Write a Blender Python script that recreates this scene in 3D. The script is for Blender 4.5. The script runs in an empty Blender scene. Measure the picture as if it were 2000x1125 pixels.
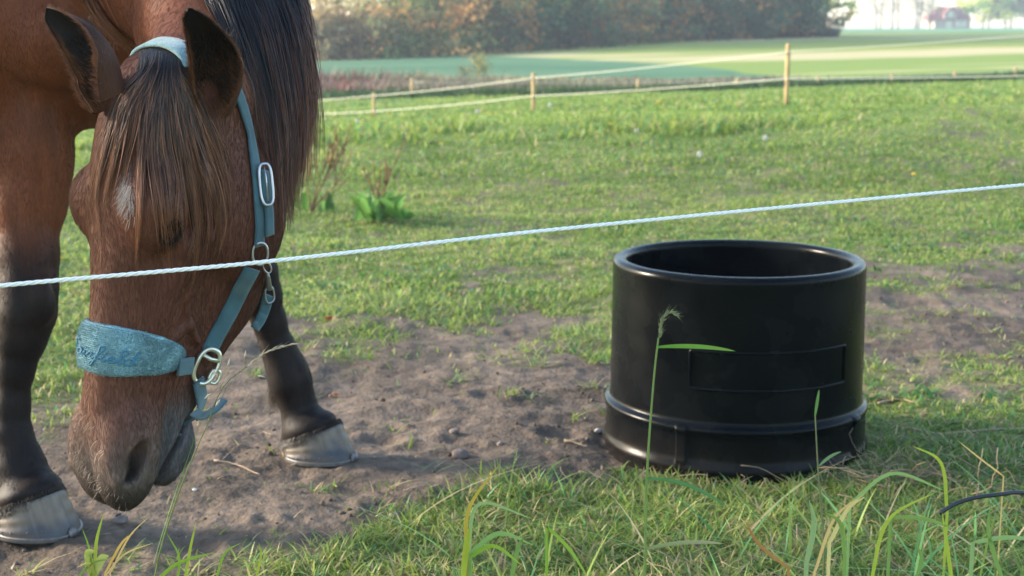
import bpy, math, time
import numpy as np
T0 = time.time()
S = bpy.context.scene
COL = S.collection
R = math.radians
RNG = np.random.default_rng(7)

# ------------------------------------------------------------------ camera
PITCH = R(10.45); FPX = 2800.0; CAMZ = 1.0
CO = np.array([0, 0, CAMZ]); CF = np.array([0, math.cos(PITCH), -math.sin(PITCH)])
CU = np.array([0, math.sin(PITCH), math.cos(PITCH)]); CR = np.array([1.0, 0, 0])
cam = bpy.data.cameras.new('camera'); camo = bpy.data.objects.new('camera', cam); COL.objects.link(camo)
camo.location = (0, 0, CAMZ); camo.rotation_euler = (math.pi / 2 - PITCH, 0, 0)
cam.sensor_width = 36; cam.lens = 36 * FPX / 2000; cam.clip_start = 0.05; cam.clip_end = 6000
cam.dof.use_dof = True; cam.dof.focus_distance = 2.02; cam.dof.aperture_fstop = 8.0
S.camera = camo
# ------------------------------------------------------------------ world, sun, exposure
SUN_EL = R(17.5); SUN_DIR = np.array([-.97, .22, 0]); SUN_DIR /= np.linalg.norm(SUN_DIR)
w = bpy.data.worlds.new('World'); S.world = w; w.use_nodes = True
nt = w.node_tree; nt.nodes.clear()
sky = nt.nodes.new('ShaderNodeTexSky'); sky.sky_type = 'NISHITA'; sky.sun_disc = False
sky.sun_elevation = SUN_EL; sky.sun_rotation = math.atan2(SUN_DIR[0], SUN_DIR[1])
sky.air_density = 1.0; sky.dust_density = .8; sky.ozone_density = 1.0
bg = nt.nodes.new('ShaderNodeBackground'); bg.inputs[1].default_value = 0.15
wo = nt.nodes.new('ShaderNodeOutputWorld')
nt.links.new(sky.outputs[0], bg.inputs[0]); nt.links.new(bg.outputs[0], wo.inputs[0])
sl = bpy.data.lights.new('sun', 'SUN'); sl.energy = 2.75; sl.angle = R(9.0); sl.color = (1, .87, .71)
so = bpy.data.objects.new('sun', sl); COL.objects.link(so)
sd = np.array([SUN_DIR[0] * math.cos(SUN_EL), SUN_DIR[1] * math.cos(SUN_EL), math.sin(SUN_EL)])
from mathutils import Vector
so.rotation_euler = Vector(sd).to_track_quat('Z', 'Y').to_euler(); so.location = (-3, -2, 6)
S.view_settings.view_transform = 'Standard'; S.view_settings.look = 'None'
S.view_settings.exposure = 2.03; S.view_settings.gamma = 1
S.cycles.max_bounces = 6; S.cycles.volume_bounces = 0; S.cycles.transparent_max_bounces = 6
S.cycles.use_denoising = True

# ------------------------------------------------------------------ helpers
def W(px, py, d):
    return CO + d * (CF + CR * (px - 1000) / FPX + CU * (562.5 - py) / FPX)
def rays(px, py):
    px = np.asarray(px, float); py = np.asarray(py, float)
    return CF + CR * ((px - 1000) / FPX)[..., None] + CU * ((562.5 - py) / FPX)[..., None]
def proj(P):
    q = P - CO; z = q @ CF
    z = np.where(z < .05, .05, z)
    return 1000 + FPX * (q @ CR) / z, 562.5 - FPX * (q @ CU) / z, z
def hash3(ix, iy, iz, seed):
    h = (ix.astype(np.int64) * 374761393 + iy.astype(np.int64) * 668265263 + iz.astype(np.int64) * 2147483647 + seed * 974711) & 0xffffffff
    h = ((h ^ (h >> 13)) * 1274126177) & 0xffffffff
    h = ((h ^ (h >> 16)) * 2246822519) & 0xffffffff
    return ((h ^ (h >> 15)) & 0xffff) / 65535.0
def noise(x, y, z=None, seed=0):
    z = np.zeros_like(x) if z is None else z
    xi, yi, zi = np.floor(x), np.floor(y), np.floor(z)
    fx, fy, fz = x - xi, y - yi, z - zi
    fx = fx * fx * (3 - 2 * fx); fy = fy * fy * (3 - 2 * fy); fz = fz * fz * (3 - 2 * fz)
    r = 0
    for a in (0, 1):
        for b in (0, 1):
            for c in (0, 1):
                r = r + hash3(xi + a, yi + b, zi + c, seed) * (fx if a else 1 - fx) * (fy if b else 1 - fy) * (fz if c else 1 - fz)
    return r * 2 - 1
def fbm(x, y, z=None, o=4, seed=0):
    r = 0; a = 1.0; t = 0
    for i in range(o):
        r = r + a * noise(x * 2 ** i + 17.3 * i, y * 2 ** i + 5.1 * i, None if z is None else z * 2 ** i, seed + i); t += a; a *= .5
    return r / t * 1.4
def sst(a, b, x):
    t = np.clip((x - a) / (b - a), 0, 1); return t * t * (3 - 2 * t)
def mix(a, b, t):
    return np.asarray(a) * (1 - t)[..., None] + np.asarray(b) * t[..., None]

def node_mat(name):
    m = bpy.data.materials.new(name); m.use_nodes = True
    n = m.node_tree; return m, n, n.nodes['Principled BSDF'], n.nodes['Material Output']
def mat(name, col, rough=.6, metal=0.0, spec=.5, attr=False, bump=0, bscale=200, var=0, vscale=8, trans=0, sheen=0, coat=0, stretch=None, bdist=.002):
    """Principled with noise colour variation, optional colour attribute, noise bump, leaf translucency."""
    m, n, b, out = node_mat(name)
    L = n.links.new
    b.inputs['Roughness'].default_value = rough; b.inputs['Metallic'].default_value = metal
    b.inputs['Specular IOR Level'].default_value = spec
    if sheen: b.inputs['Sheen Weight'].default_value = sheen; b.inputs['Sheen Roughness'].default_value = .4; b.inputs['Sheen Tint'].default_value = (1, .75, .55, 1)
    if coat: b.inputs['Coat Weight'].default_value = coat
    tc = n.nodes.new('ShaderNodeTexCoord'); mp = n.nodes.new('ShaderNodeMapping'); L(tc.outputs['Object'], mp.inputs[0])
    if stretch: mp.inputs['Scale'].default_value = stretch
    if attr:
        src = n.nodes.new('ShaderNodeAttribute'); src.attribute_name = 'col'
    else:
        src = n.nodes.new('ShaderNodeRGB'); src.outputs[0].default_value = (*col, 1)
    cur = src.outputs[0]
    if var:
        nz = n.nodes.new('ShaderNodeTexNoise'); nz.inputs['Scale'].default_value = vscale; nz.inputs['Detail'].default_value = 6
        L(mp.outputs[0], nz.inputs[0])
        mr = n.nodes.new('ShaderNodeMapRange'); mr.inputs[1].default_value = .3; mr.inputs[2].default_value = .7
        mr.inputs[3].default_value = 1 - var; mr.inputs[4].default_value = 1 + var; L(nz.outputs[0], mr.inputs[0])
        vm = n.nodes.new('ShaderNodeVectorMath'); vm.operation = 'SCALE'; L(cur, vm.inputs[0]); L(mr.outputs[0], vm.inputs['Scale'])
        cur = vm.outputs[0]
    L(cur, b.inputs['Base Color'])
    if bump:
        nb = n.nodes.new('ShaderNodeTexNoise'); nb.inputs['Scale'].default_value = bscale; nb.inputs['Detail'].default_value = 5
        L(mp.outputs[0], nb.inputs[0])
        bp = n.nodes.new('ShaderNodeBump'); bp.inputs['Strength'].default_value = bump; bp.inputs['Distance'].default_value = bdist
        L(nb.outputs[0], bp.inputs['Height']); L(bp.outputs[0], b.inputs['Normal'])
    if trans:
        t = n.nodes.new('ShaderNodeBsdfTranslucent'); L(cur, t.inputs[0])
        mx = n.nodes.new('ShaderNodeMixShader'); mx.inputs[0].default_value = trans
        L(b.outputs[0], mx.inputs[1]); L(t.outputs[0], mx.inputs[2]); L(mx.outputs[0], out.inputs[0])
    return m

def mk(name, V, F, m, parent=None, col=None, smooth=True):
    V = np.asarray(V, np.float32); me = bpy.data.meshes.new(name)
    if not isinstance(F, (list, tuple)): F = [F]
    F = [np.asarray(f, np.int32) for f in F if len(f)]
    me.vertices.add(len(V)); me.vertices.foreach_set('co', V.ravel())
    nl = sum(f.size for f in F); nf = sum(len(f) for f in F)
    me.loops.add(nl); me.polygons.add(nf)
    me.loops.foreach_set('vertex_index', np.concatenate([f.ravel() for f in F]))
    ls = []; o = 0
    for f in F:
        ls.append(o + np.arange(len(f)) * f.shape[1]); o += f.size
    me.polygons.foreach_set('loop_start', np.concatenate(ls).astype(np.int32))
    me.update(calc_edges=True)
    me.polygons.foreach_set('use_smooth', np.full(nf, smooth)); 
    if col is not None:
        c = np.ones((len(V), 4), np.float32); c[:, :3] = col
        a = me.color_attributes.new('col', 'FLOAT_COLOR', 'POINT'); a.data.foreach_set('color', c.ravel())
    me.materials.append(m)
    ob = bpy.data.objects.new(name, me); COL.objects.link(ob)
    if parent: ob.parent = parent; ob.matrix_parent_inverse = parent.matrix_basis.inverted()
    return ob
def tag(o, label=None, cat=None, group=None, kind=None):
    if label: o['label'] = label
    if cat: o['category'] = cat
    if group: o['group'] = group
    if kind: o['kind'] = kind
    return o
def empty(name, loc):
    o = bpy.data.objects.new(name, None); COL.objects.link(o); o.location = tuple(float(x) for x in loc); o.empty_display_size = .1
    bpy.context.view_layer.update() if False else None
    from mathutils import Matrix
    o.matrix_basis = Matrix.Translation(o.location)
    return o
class MB:
    """collects several pieces into one mesh"""
    def __init__(s): s.V = []; s.F = {}; s.C = []; s.n = 0
    def add(s, V, F, col=None):
        V = np.asarray(V, float).reshape(-1, 3)
        for f in (F if isinstance(F, list) else [F]):
            f = np.asarray(f)
            if len(f): s.F.setdefault(f.shape[1], []).append(f + s.n)
        s.V.append(V); s.n += len(V)
        c = np.zeros((len(V), 3)); c[:] = col if col is not None else (.5, .5, .5); s.C.append(c); return s
    def build(s, name, m, parent=None, smooth=True):
        return mk(name, np.concatenate(s.V), [np.concatenate(v) for v in s.F.values()], m, parent, np.concatenate(s.C), smooth)
def frames(P):
    T = np.gradient(P, axis=0); T /= np.linalg.norm(T, axis=1)[:, None] + 1e-12
    ref = np.array([0, 0, 1.0]) if abs(T[0, 2]) < .8 else np.array([1.0, 0, 0])
    N = np.zeros_like(P); n = np.cross(T[0], ref); n /= np.linalg.norm(n)
    for i in range(len(P)):
        n = n - T[i] * (n @ T[i]); n /= np.linalg.norm(n) + 1e-12; N[i] = n
    return T, N, np.cross(T, N)
def tube(P, r, sides=8, closed=False):
    P = np.asarray(P, float); K = len(P); r = np.broadcast_to(r, (K,))
    T, N, B = frames(P)
    a = np.arange(sides) / sides * 2 * np.pi
    V = P[:, None] + r[:, None, None] * (np.cos(a)[None, :, None] * N[:, None] + np.sin(a)[None, :, None] * B[:, None])
    idx = np.arange(K * sides).reshape(K, sides)
    if closed: i0, i1 = idx, np.roll(idx, -1, 0)
    else: i0, i1 = idx[:-1], idx[1:]
    F = np.stack([i0, np.roll(i0, -1, 1), np.roll(i1, -1, 1), i1], -1).reshape(-1, 4)
    V = V.reshape(-1, 3)
    if not closed:
        V = np.concatenate([V, P[:1], P[-1:]])
        c0 = np.stack([np.roll(idx[0], -1), idx[0], np.full(sides, K * sides)], 1); c1 = np.stack([idx[-1], np.roll(idx[-1], -1), np.full(sides, K * sides + 1)], 1)
        return V, [F, np.concatenate([c0, c1])]
    return V, [F]
def spline(P, n):
    P = np.asarray(P, float); k = len(P)
    d = np.concatenate([[0], np.cumsum(np.linalg.norm(np.diff(P[:, :min(3, P.shape[1])], axis=0), axis=1) + 1e-9)])
    t = np.linspace(0, d[-1], n); i = np.clip(np.searchsorted(d, t, 'right') - 1, 0, k - 2)
    u = ((t - d[i]) / (d[i + 1] - d[i]))[:, None]; h = (d[i + 1] - d[i])[:, None]
    M = np.gradient(P, d, axis=0)
    return (2 * u**3 - 3 * u**2 + 1) * P[i] + (u**3 - 2 * u**2 + u) * h * M[i] + (-2 * u**3 + 3 * u**2) * P[i + 1] + (u**3 - u**2) * h * M[i + 1]
def box(c, s, rz=0):
    x = np.array([[a, b, c_] for c_ in (-1, 1) for b in (-1, 1) for a in (-1, 1)]) * np.array(s) / 2
    ca, sa = math.cos(rz), math.sin(rz); x = np.stack([x[:, 0] * ca - x[:, 1] * sa, x[:, 0] * sa + x[:, 1] * ca, x[:, 2]], 1)
    return x + np.asarray(c), np.array([[0, 2, 3, 1], [4, 5, 7, 6], [0, 1, 5, 4], [2, 6, 7, 3], [0, 4, 6, 2], [1, 3, 7, 5]])
def ribbon(P, N, wd, th=.0025):
    """flat strap along P with outward normals N; bevelled box section"""
    P = np.asarray(P, float); K = len(P)
    T = np.gradient(P, axis=0); T /= np.linalg.norm(T, axis=1)[:, None]
    N = N - T * (N * T).sum(1)[:, None]; N /= np.linalg.norm(N, axis=1)[:, None]
    B = np.cross(T, N); wd = np.broadcast_to(wd, (K,)) / 2
    prof = [(-1, .25), (-.93, 1), (-.5, 1), (0, 1.02), (.5, 1), (.93, 1), (1, .25), (.93, -.3), (-.93, -.3)]
    V = np.stack([P + B * (a * wd)[:, None] + N * (b * th) for a, b in prof], 1); s = len(prof)
    idx = np.arange(K * s).reshape(K, s); i0, i1 = idx[:-1], idx[1:]
    F = np.stack([i0, i1, np.roll(i1, -1, 1), np.roll(i0, -1, 1)], -1).reshape(-1, 4)
    return V.reshape(-1, 3), [F, idx[:1], idx[-1:, ::-1]]
def strands(P, r, C):
    """P (N,K,3) hair paths, r (N,K), C (N,K,3) -> three sided tapered tubes"""
    N, K, _ = P.shape
    T = np.gradient(P, axis=1); T /= np.linalg.norm(T, axis=2, keepdims=True) + 1e-12
    ref = np.array([.3, -.9, .1]); A = np.cross(T, ref); A /= np.linalg.norm(A, axis=2, keepdims=True) + 1e-9; B = np.cross(T, A)
    V = np.stack([P + r[..., None] * (math.cos(q) * A + math.sin(q) * B) for q in (-1.57, .52, 2.62)], 2)
    idx = np.arange(N * K * 3).reshape(N, K, 3); i0, i1 = idx[:, :-1], idx[:, 1:]
    F = np.stack([i0, np.roll(i0, -1, 2), np.roll(i1, -1, 2), i1], -1).reshape(-1, 4)
    return V.reshape(-1, 3), F, np.repeat(C.reshape(-1, 3), 3, 0)

# ------------------------------------------------------------------ terrain shape
ROWS = [  # distance, picture row of the ground at px 600, 1300, 2000 (None = flat)
    (8, None, None, None), (10.5, 298, 280, 262), (12.2, 256, 228, 206), (14, 258, 224, 202), (17, 254, 208, 192), (22, 236, 194, 178), (30, 206, 186, 160),
    (36, 184, 176, 150), (45, 160, 162, 138), (60, 138, 140, 118), (90, 118, 95, 85), (130, 112, 73, 67), (220, 98, 64, 60), (330, 90, 57, 55),
    (420, 92, 60, 58), (900, 90, 60, 56), (3000, 88, 58, 54)]
_lnD = np.log(np.array([.01, 2, 5] + [r[0] for r in ROWS])); _Z = []
for r_ in ROWS:
    _Z.append([0 if v is None else CAMZ - r_[0] * math.tan(PITCH + math.atan((v - 562.5) / FPX)) for v in r_[1:]])
_Z = np.array([[0, 0, 0]] * 3 + _Z)
_t = np.linspace(_lnD[0], _lnD[-1], 1500)
_Zs = np.stack([np.convolve(np.pad(np.interp(_t, _lnD, _Z[:, k]), 7, 'edge'), np.hanning(17)[1:-1] / np.hanning(17)[1:-1].sum(), 'valid') for k in range(3)], 1)
TUBC = (.540, 3.375)
def terrain(X, Y):
    D = np.hypot(X, Y); ang = np.arctan2(X, Y)
    px = 1000 + FPX * np.tan(np.clip(ang, -.6, .6)); Deff = D * np.maximum(np.cos(np.clip(ang, -.6, .6)), .6)
    l = np.log(np.maximum(Deff, .02))
    z = [np.interp(l, _t, _Zs[:, k]) for k in range(3)]
    u = (px - 600) / 700; u = np.clip(u, -1.2, 3.2)
    s = np.where(u < 1, z[0] + (z[1] - z[0]) * (u * u * (3 - 2 * u) if False else u), z[1] + (z[2] - z[1]) * (u - 1))
    s = s - .035 * np.exp(-((X - .40) ** 2 + (Y - 3.3) ** 2) / .25 ** 2)
    s = s + .02 * fbm(X * 1.3, Y * 1.3, o=2, seed=3) * sst(3.2, 5, D) * sst(60, 20, D)
    s = s + .05 * sst(1.2, 2.4, X) * sst(2.9, 2.2, Y) + .015 * sst(-.1, .4, X) * sst(3.0, 2.6, Y)
    return s
CP = np.array([(-200,800,.7),(100,700,.9),(140,620,1),(140,400,1),(80,780,.62),(120,840,.3),(0,900,.05),(200,1000,.02),(60,1110,.05),(300,1120,.3),(500,1115,.6),(430,1050,.05),(600,1050,.1),
 (650,1110,.9),(800,1070,.75),(900,1110,1),(880,1000,.7),(760,970,.1),(820,900,.02),(700,850,0),(500,850,.05),(430,760,.15),(600,760,.05),(800,780,.03),(960,740,.15),(1000,850,0),(1150,880,.03),
 (1100,940,.2),(1050,1000,.92),(1180,980,.98),(1190,950,.6),(1250,965,.95),(1000,650,.38),(900,620,.56),(700,620,.55),(640,580,.85),(620,660,.35),(800,680,.18),(1150,620,.5),(1150,560,.60),(1000,560,.54),
 (800,520,.66),(700,450,.74),(1000,450,.64),(1200,430,.62),(1250,470,.60),(1400,450,.7),(1450,600,.2),(1400,700,.2),(1500,860,.6),(1600,900,.85),(1750,560,.42),(1850,500,.55),(1950,540,.28),(1980,620,.2),
 (1830,620,.2),(1740,660,.35),(1800,720,.3),(1950,700,.35),(1720,770,.42),(1850,770,.4),(1990,760,.65),(1800,830,.9),(1950,850,.97),(1740,900,.97),(1900,1000,1),(1500,1050,1),(1300,1100,1),(1700,1100,1),
 (2200,1000,1),(2300,600,.4),(2300,450,.8),(1980,430,.75),(1700,420,.66),(1600,380,.64),(1300,350,.72),(1900,330,.62),(600,350,.9),(-300,1100,.1),(1300,300,1),(1950,205,.35),(1850,205,.6),(1700,240,.85),
 (2000,235,.75),(1000,240,1),(640,240,.5),(600,262,1),(1500,200,1),(200,400,1)], float)
def cover(X, Y):
    """0 bare soil .. 1 closed turf, a property of the place; soft threshold of a noise field"""
    P = np.stack([X, Y, np.zeros_like(X)], -1); P[..., 2] = terrain(X, Y) * sst(7, 10, Y)
    u, v, z = proj(P)
    u = np.clip(u, -600, 2600); v = np.clip(v, 180, 1300)
    num = 0; den = 1e-9
    for a, b, c in CP:
        w_ = np.exp(-(((u - a) / 75) ** 2 + ((v - b) / 38) ** 2) * .8) + 1e-4 / (1e-2 + ((u - a) / 300) ** 2 + ((v - b) / 150) ** 2) ** 2
        num = num + w_ * c; den = den + w_
    c = num / den
    c = np.where((Y < .8), 1, c)
    n = .6 * fbm(X * 5, Y * 5, o=4, seed=11) + .3 * fbm(X * 22, Y * 22, o=2, seed=31)
    return sst(.24, .70, c + .46 * n), c
HOOFPRINTS = [(-.15, 2.75), (.02, 3.05), (.18, 2.85), (-.32, 3.35), (.12, 3.42), (-.05, 3.75), (-.62, 2.62), (.28, 3.12), (1.05, 3.9), (1.25, 4.2), (1.5, 4.6), (.05, 2.62), (-.75, 3.2), (1.1, 4.5)]
def micro(X, Y, g):
    """small relief of trodden soil"""
    f = fbm(X * 6, Y * 6, o=5, seed=21) * .010 + (1 - np.abs(fbm(X * 14, Y * 14, o=4, seed=41))) * .008
    c = noise(X * 34, Y * 34, seed=61); f = f + np.maximum(c - .15, 0) * .005
    c2 = noise(X * 75, Y * 75, seed=62); f = f + np.maximum(c2 - .2, 0) * .005
    for hx, hy in HOOFPRINTS:
        d = np.hypot(X - hx, (Y - hy) * 1.15); f = f - .008 * np.exp(-(d / .052) ** 4) + .006 * np.exp(-((d - .072) / .018) ** 2)
    dips = noise(X * 4.2, Y * 4.2, seed=71); f = f - .014 * sst(.35, .8, dips)
    return f * (1 - .6 * g) + .006 * g * fbm(X * 12, Y * 12, o=2, seed=81)
def groundz(X, Y):
    g, _ = cover(X, Y); return terrain(X, Y) + micro(X, Y, g)

# ------------------------------------------------------------------ ground sheet
def build_ground():
    D = [.02, .3, .8, 1.3, 1.7]
    while D[-1] < 3200:
        d = D[-1]; r = .0036 if d < 4.6 else min(.0036 + (d - 4.6) * .002, .022)
        D.append(d * (1 + r) if d > 1.9 else d + .05)
    D = np.array(D)
    a_f = np.linspace(-.46, .46, 330); a_c = np.concatenate([a_f, np.linspace(.5, 2 * np.pi - .5, 70)])
    DD, A = np.meshgrid(D, a_c, indexing='ij'); X, Y = DD * np.sin(A), DD * np.cos(A)
    base = terrain(X, Y); near = DD < 24
    g = np.ones_like(X); mz = np.zeros_like(X)
    sel = near & (Y > .5) & (np.abs(A) < .6)
    gg, _ = cover(X[sel], Y[sel]); g[sel] = gg
    s2 = sel & (DD < 9); mz[s2] = micro(X[s2], Y[s2], g[s2]) * sst(9, 6, DD[s2])
    Z = base + mz
    # hollow pressed by nothing; keep soil
    V = np.stack([X, Y, Z], -1).reshape(-1, 3)
    u, v, _ = proj(V); u = u.reshape(X.shape); v = v.reshape(X.shape)
    # pigments
    n1 = fbm(X * 3, Y * 3, o=4, seed=91); n2 = fbm(X * 13, Y * 13, o=3, seed=92); n3 = fbm(X * 50, Y * 50, o=2, seed=93)
    soil = mix((.100, .076, .057), (.180, .136, .100), sst(-.3, .6, .6 * n1 + .5 * n2))
    soil = mix(soil, (.055, .044, .035), sst(.0, .9, n3 * .6 + n2 * .5) * .55)
    thatch = mix((.09, .13, .03), (.20, .17, .08), sst(-.2, .7, n2 + .4 * n3))
    c = mix(soil, thatch, g)
    far = sst(9, 14, DD)
    lawn = mix((.15, .24, .05), (.21, .28, .07), sst(-.5, .5, fbm(X * .8, Y * .8, o=4, seed=94)))
    lawn = mix(soil * .9, lawn, g)
    c = mix(c, lawn, far)
    # paddock behind the crest
    dk = mix((.11, .19, .045), (.17, .25, .06), sst(-.4, .4, fbm(X * .35, Y * .5, o=4, seed=95)))
    dk = mix(dk, (.22, .19, .10), sst(.2, .6, fbm(X * .12, Y * .4, o=4, seed=195)) * .5)
    dk = mix(dk, (.14, .10, .08), sst(660, 600, u) * sst(18, 14.5, DD) * .9)
    c = mix(c, dk, sst(14.5, 16, DD) * (g if False else 1) * np.ones_like(X) * np.where((u > 1650) & (DD < 19), g, 1))
    # scrub strip, crop and meadow
    edge = 1.2 * fbm(X * .08, Y * .08, o=3, seed=96)
    scr = mix((.19, .155, .11), (.15, .18, .08), sst(-.3, .5, fbm(X * .2, Y * .2, o=3, seed=97)))
    c = mix(c, scr, sst(33, 36, DD + edge) * sst(2300, 1500, u))
    yup = np.interp(u, [500, 820, 950, 1100, 1300, 1540, 1580], [104, 107, 109, 116, 128, 150, 190])
    meadow = mix((.19, .26, .05), (.29, .31, .07), sst(-.3, .4, fbm(X * .03, Y * .05, o=4, seed=98)))
    tan = sst(.05, .40, fbm(X * .05 + 3, Y * .13, o=4, seed=99)); meadow = mix(meadow, (.52, .43, .24), tan * .8)
    cropc = mix((.060, .150, .072), (.09, .19, .095), sst(-.4, .4, fbm(X * .12, Y * .2, o=4, seed=100)))
    fld = mix(meadow, cropc, sst(-1.5, 1.5, v - yup + 3 * fbm(X * .15, Y * .1, o=2, seed=102)) * sst(1600, 1560, u))
    farf = mix((.10, .25, .12), (.14, .28, .13), sst(-.4, .4, fbm(X * .02, Y * .02, o=3, seed=101)))
    fld = mix(fld, farf, sst(185, 225, DD)); fld = mix(fld, (.10, .19, .05), sst(140, 160, DD) * sst(225, 190, DD) * .6)
    c = mix(c, fld, sst(44.5, 45.5, DD + .4 * edge))
    nr, nc = X.shape; idx = np.arange(nr * nc).reshape(nr, nc); j = np.roll(idx, -1, 1)
    F = np.stack([idx[:-1], j[:-1], j[1:], idx[1:]], -1).reshape(-1, 4)
    m = mat('soil_and_turf', (0, 0, 0), rough=.95, spec=.15, attr=True, bump=.9, bscale=90, var=.22, vscale=45, bdist=.006)
    o = mk('ground', V, F[:, ::-1], m, None, c.reshape(-1, 3))
    tag(o, kind='structure', label='trodden soil and pasture running back to rising fields', cat='ground')
build_ground()
print('ground', time.time() - T0)
# ------------------------------------------------------------------ grass
LEAF = mat('grass_blade', (0, 0, 0), rough=.5, spec=.35, attr=True, trans=.5)
DRY = mat('dry_stalk', (0, 0, 0), rough=.7, spec=.25, attr=True, trans=.25)
def blades(base, h, az, lean, width, c0, c1, K=3, droop=.5, twist=0):
    """(N,3) bases -> curved tapering blades of K segments with a crease-free flat section"""
    N = len(base); t = np.linspace(0, 1, K + 1)
    dirx, diry = np.cos(az), np.sin(az)
    out = (lean[:, None] * t + droop * lean[:, None] * t * t) * h[:, None]
    up = h[:, None] * (t - .35 * np.clip(lean, 0, 1.6)[:, None] * t ** 2.2)
    P = np.stack([base[:, None, 0] + dirx[:, None] * out, base[:, None, 1] + diry[:, None] * out, base[:, None, 2] + up], -1)
    yaw = az + np.pi / 2 + twist
    sx, sy = np.cos(yaw), np.sin(yaw)
    prof = np.sin(np.pi * (.22 + .78 * t) ** .8) ; prof = prof / prof.max(); prof[-1] = 0
    wv = width[:, None] * prof[None, :] * .5
    L = P[:, :-1] - np.stack([sx[:, None] * wv[:, :-1], sy[:, None] * wv[:, :-1], 0 * wv[:, :-1]], -1)
    Rr = P[:, :-1] + np.stack([sx[:, None] * wv[:, :-1], sy[:, None] * wv[:, :-1], 0 * wv[:, :-1]], -1)
    V = np.concatenate([L, Rr, P[:, -1:]], 1); n = 2 * K + 1
    b = np.arange(N)[:, None] * n
    q = [np.concatenate([b + i, b + K + i, b + K + i + 1, b + i + 1], 1) for i in range(K - 1)]
    tri = np.concatenate([b + K - 1, b + 2 * K - 1, b + 2 * K], 1)
    tt = np.concatenate([t[:-1], t[:-1], t[-1:]])
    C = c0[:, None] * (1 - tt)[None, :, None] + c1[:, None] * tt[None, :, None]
    F = [tri] + ([np.concatenate(q)] if q else [])
    return V.reshape(-1, 3), F, C.reshape(-1, 3)
def blade_colors(N, X, Y, dry=.12, seed=5):
    rg = np.random.default_rng(seed)
    n = fbm(X * 1.7, Y * 1.7, o=3, seed=120) * .5 + rg.normal(0, .35, N)
    g0 = np.array([.12, .19, .035]); g1 = np.array([.24, .34, .065]); g2 = np.array([.39, .43, .12])
    t = sst(-.8, .9, n)[:, None]
    c = np.where(t < .5, g0 + (g1 - g0) * t * 2, g1 + (g2 - g1) * (t * 2 - 1))
    blue = rg.random(N) < .13; c[blue] = np.array([.12, .30, .10]) * rg.uniform(.7, 1.2, (blue.sum(), 1))
    d = rg.random(N) < dry; c[d] = np.array([.55, .45, .24]) * rg.uniform(.6, 1.15, (d.sum(), 1))
    return c
def scatter(n, y0, y1, rg, side=.42, pad=.9, power=1.0):
    Y = y0 + (y1 - y0) * rg.random(n * 1) ** power; X = rg.uniform(-1, 1, n) * (side * Y + pad)
    return X, Y
def grass_zone(name, n, y0, y1, hh, ww, K, seed, dry=.12, lean=(.2, .9), thresh=None, label='', droop=.5):
    rg = np.random.default_rng(seed)
    X, Y = scatter(n, y0, y1, rg)
    g, c = cover(X, Y)
    cl = noise(X * 9, Y * 9, seed=140) * .5 + .5
    p = g * (.45 + .55 * cl) + .012 * (c > .01)
    if thresh is not None: p = p * thresh(X, Y)
    tub = np.hypot(X - TUBC[0], Y - TUBC[1]) > .335
    k = (rg.random(n) < p) & tub; X, Y, g = X[k], Y[k], g[k]; N = len(X)
    Z = (groundz(X, Y) if y0 < 8 else terrain(X, Y)) - .004
    tall = 1 + .8 * sst(.2, .8, noise(X * 2.3, Y * 2.3, seed=150))
    h = hh * rg.uniform(.45, 1.25, N) * tall * (.55 + .45 * g)
    az = rg.uniform(0, 2 * np.pi, N); ln = rg.uniform(*lean, N)
    col = blade_colors(N, X, Y, dry, seed)
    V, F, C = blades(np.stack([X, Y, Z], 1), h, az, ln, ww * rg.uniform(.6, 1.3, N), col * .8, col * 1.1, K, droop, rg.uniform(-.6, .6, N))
    o = mk(name, V, F, LEAF, None, C)
    tag(o, label, 'grass', kind='stuff')
    return o
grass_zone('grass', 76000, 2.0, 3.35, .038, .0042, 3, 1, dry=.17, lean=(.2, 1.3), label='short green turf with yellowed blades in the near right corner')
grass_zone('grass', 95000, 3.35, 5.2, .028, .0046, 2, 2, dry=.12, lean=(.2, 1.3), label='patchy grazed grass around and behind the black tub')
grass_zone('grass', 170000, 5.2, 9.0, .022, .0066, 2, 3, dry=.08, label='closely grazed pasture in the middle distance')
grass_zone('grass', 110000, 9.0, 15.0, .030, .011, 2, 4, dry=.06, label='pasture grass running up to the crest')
grass_zone('grass', 110000, 15.0, 33.0, .05, .030, 2, 5, dry=.05, label='paddock grass between the crest and the far fence')
# rough tussocks on the crest
def crest_mask(X, Y):
    px = 1000 + FPX * X / Y
    yc = 11.6 + .5 * fbm(X * .7, Y * .1, o=2, seed=161)
    return sst(1.2, .3, np.abs(Y - yc)) * sst(.25, .5, .5 + .6 * fbm(X * 1.5, Y * 1.5, o=3, seed=162)) * sst(1780, 1500, px)
grass_zone('tussock_grass', 34000, 10.2, 13.2, .085, .018, 3, 6, dry=.03, lean=(.15, .9), thresh=crest_mask, label='taller lush green tussocks along the crest of the pasture')
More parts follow.
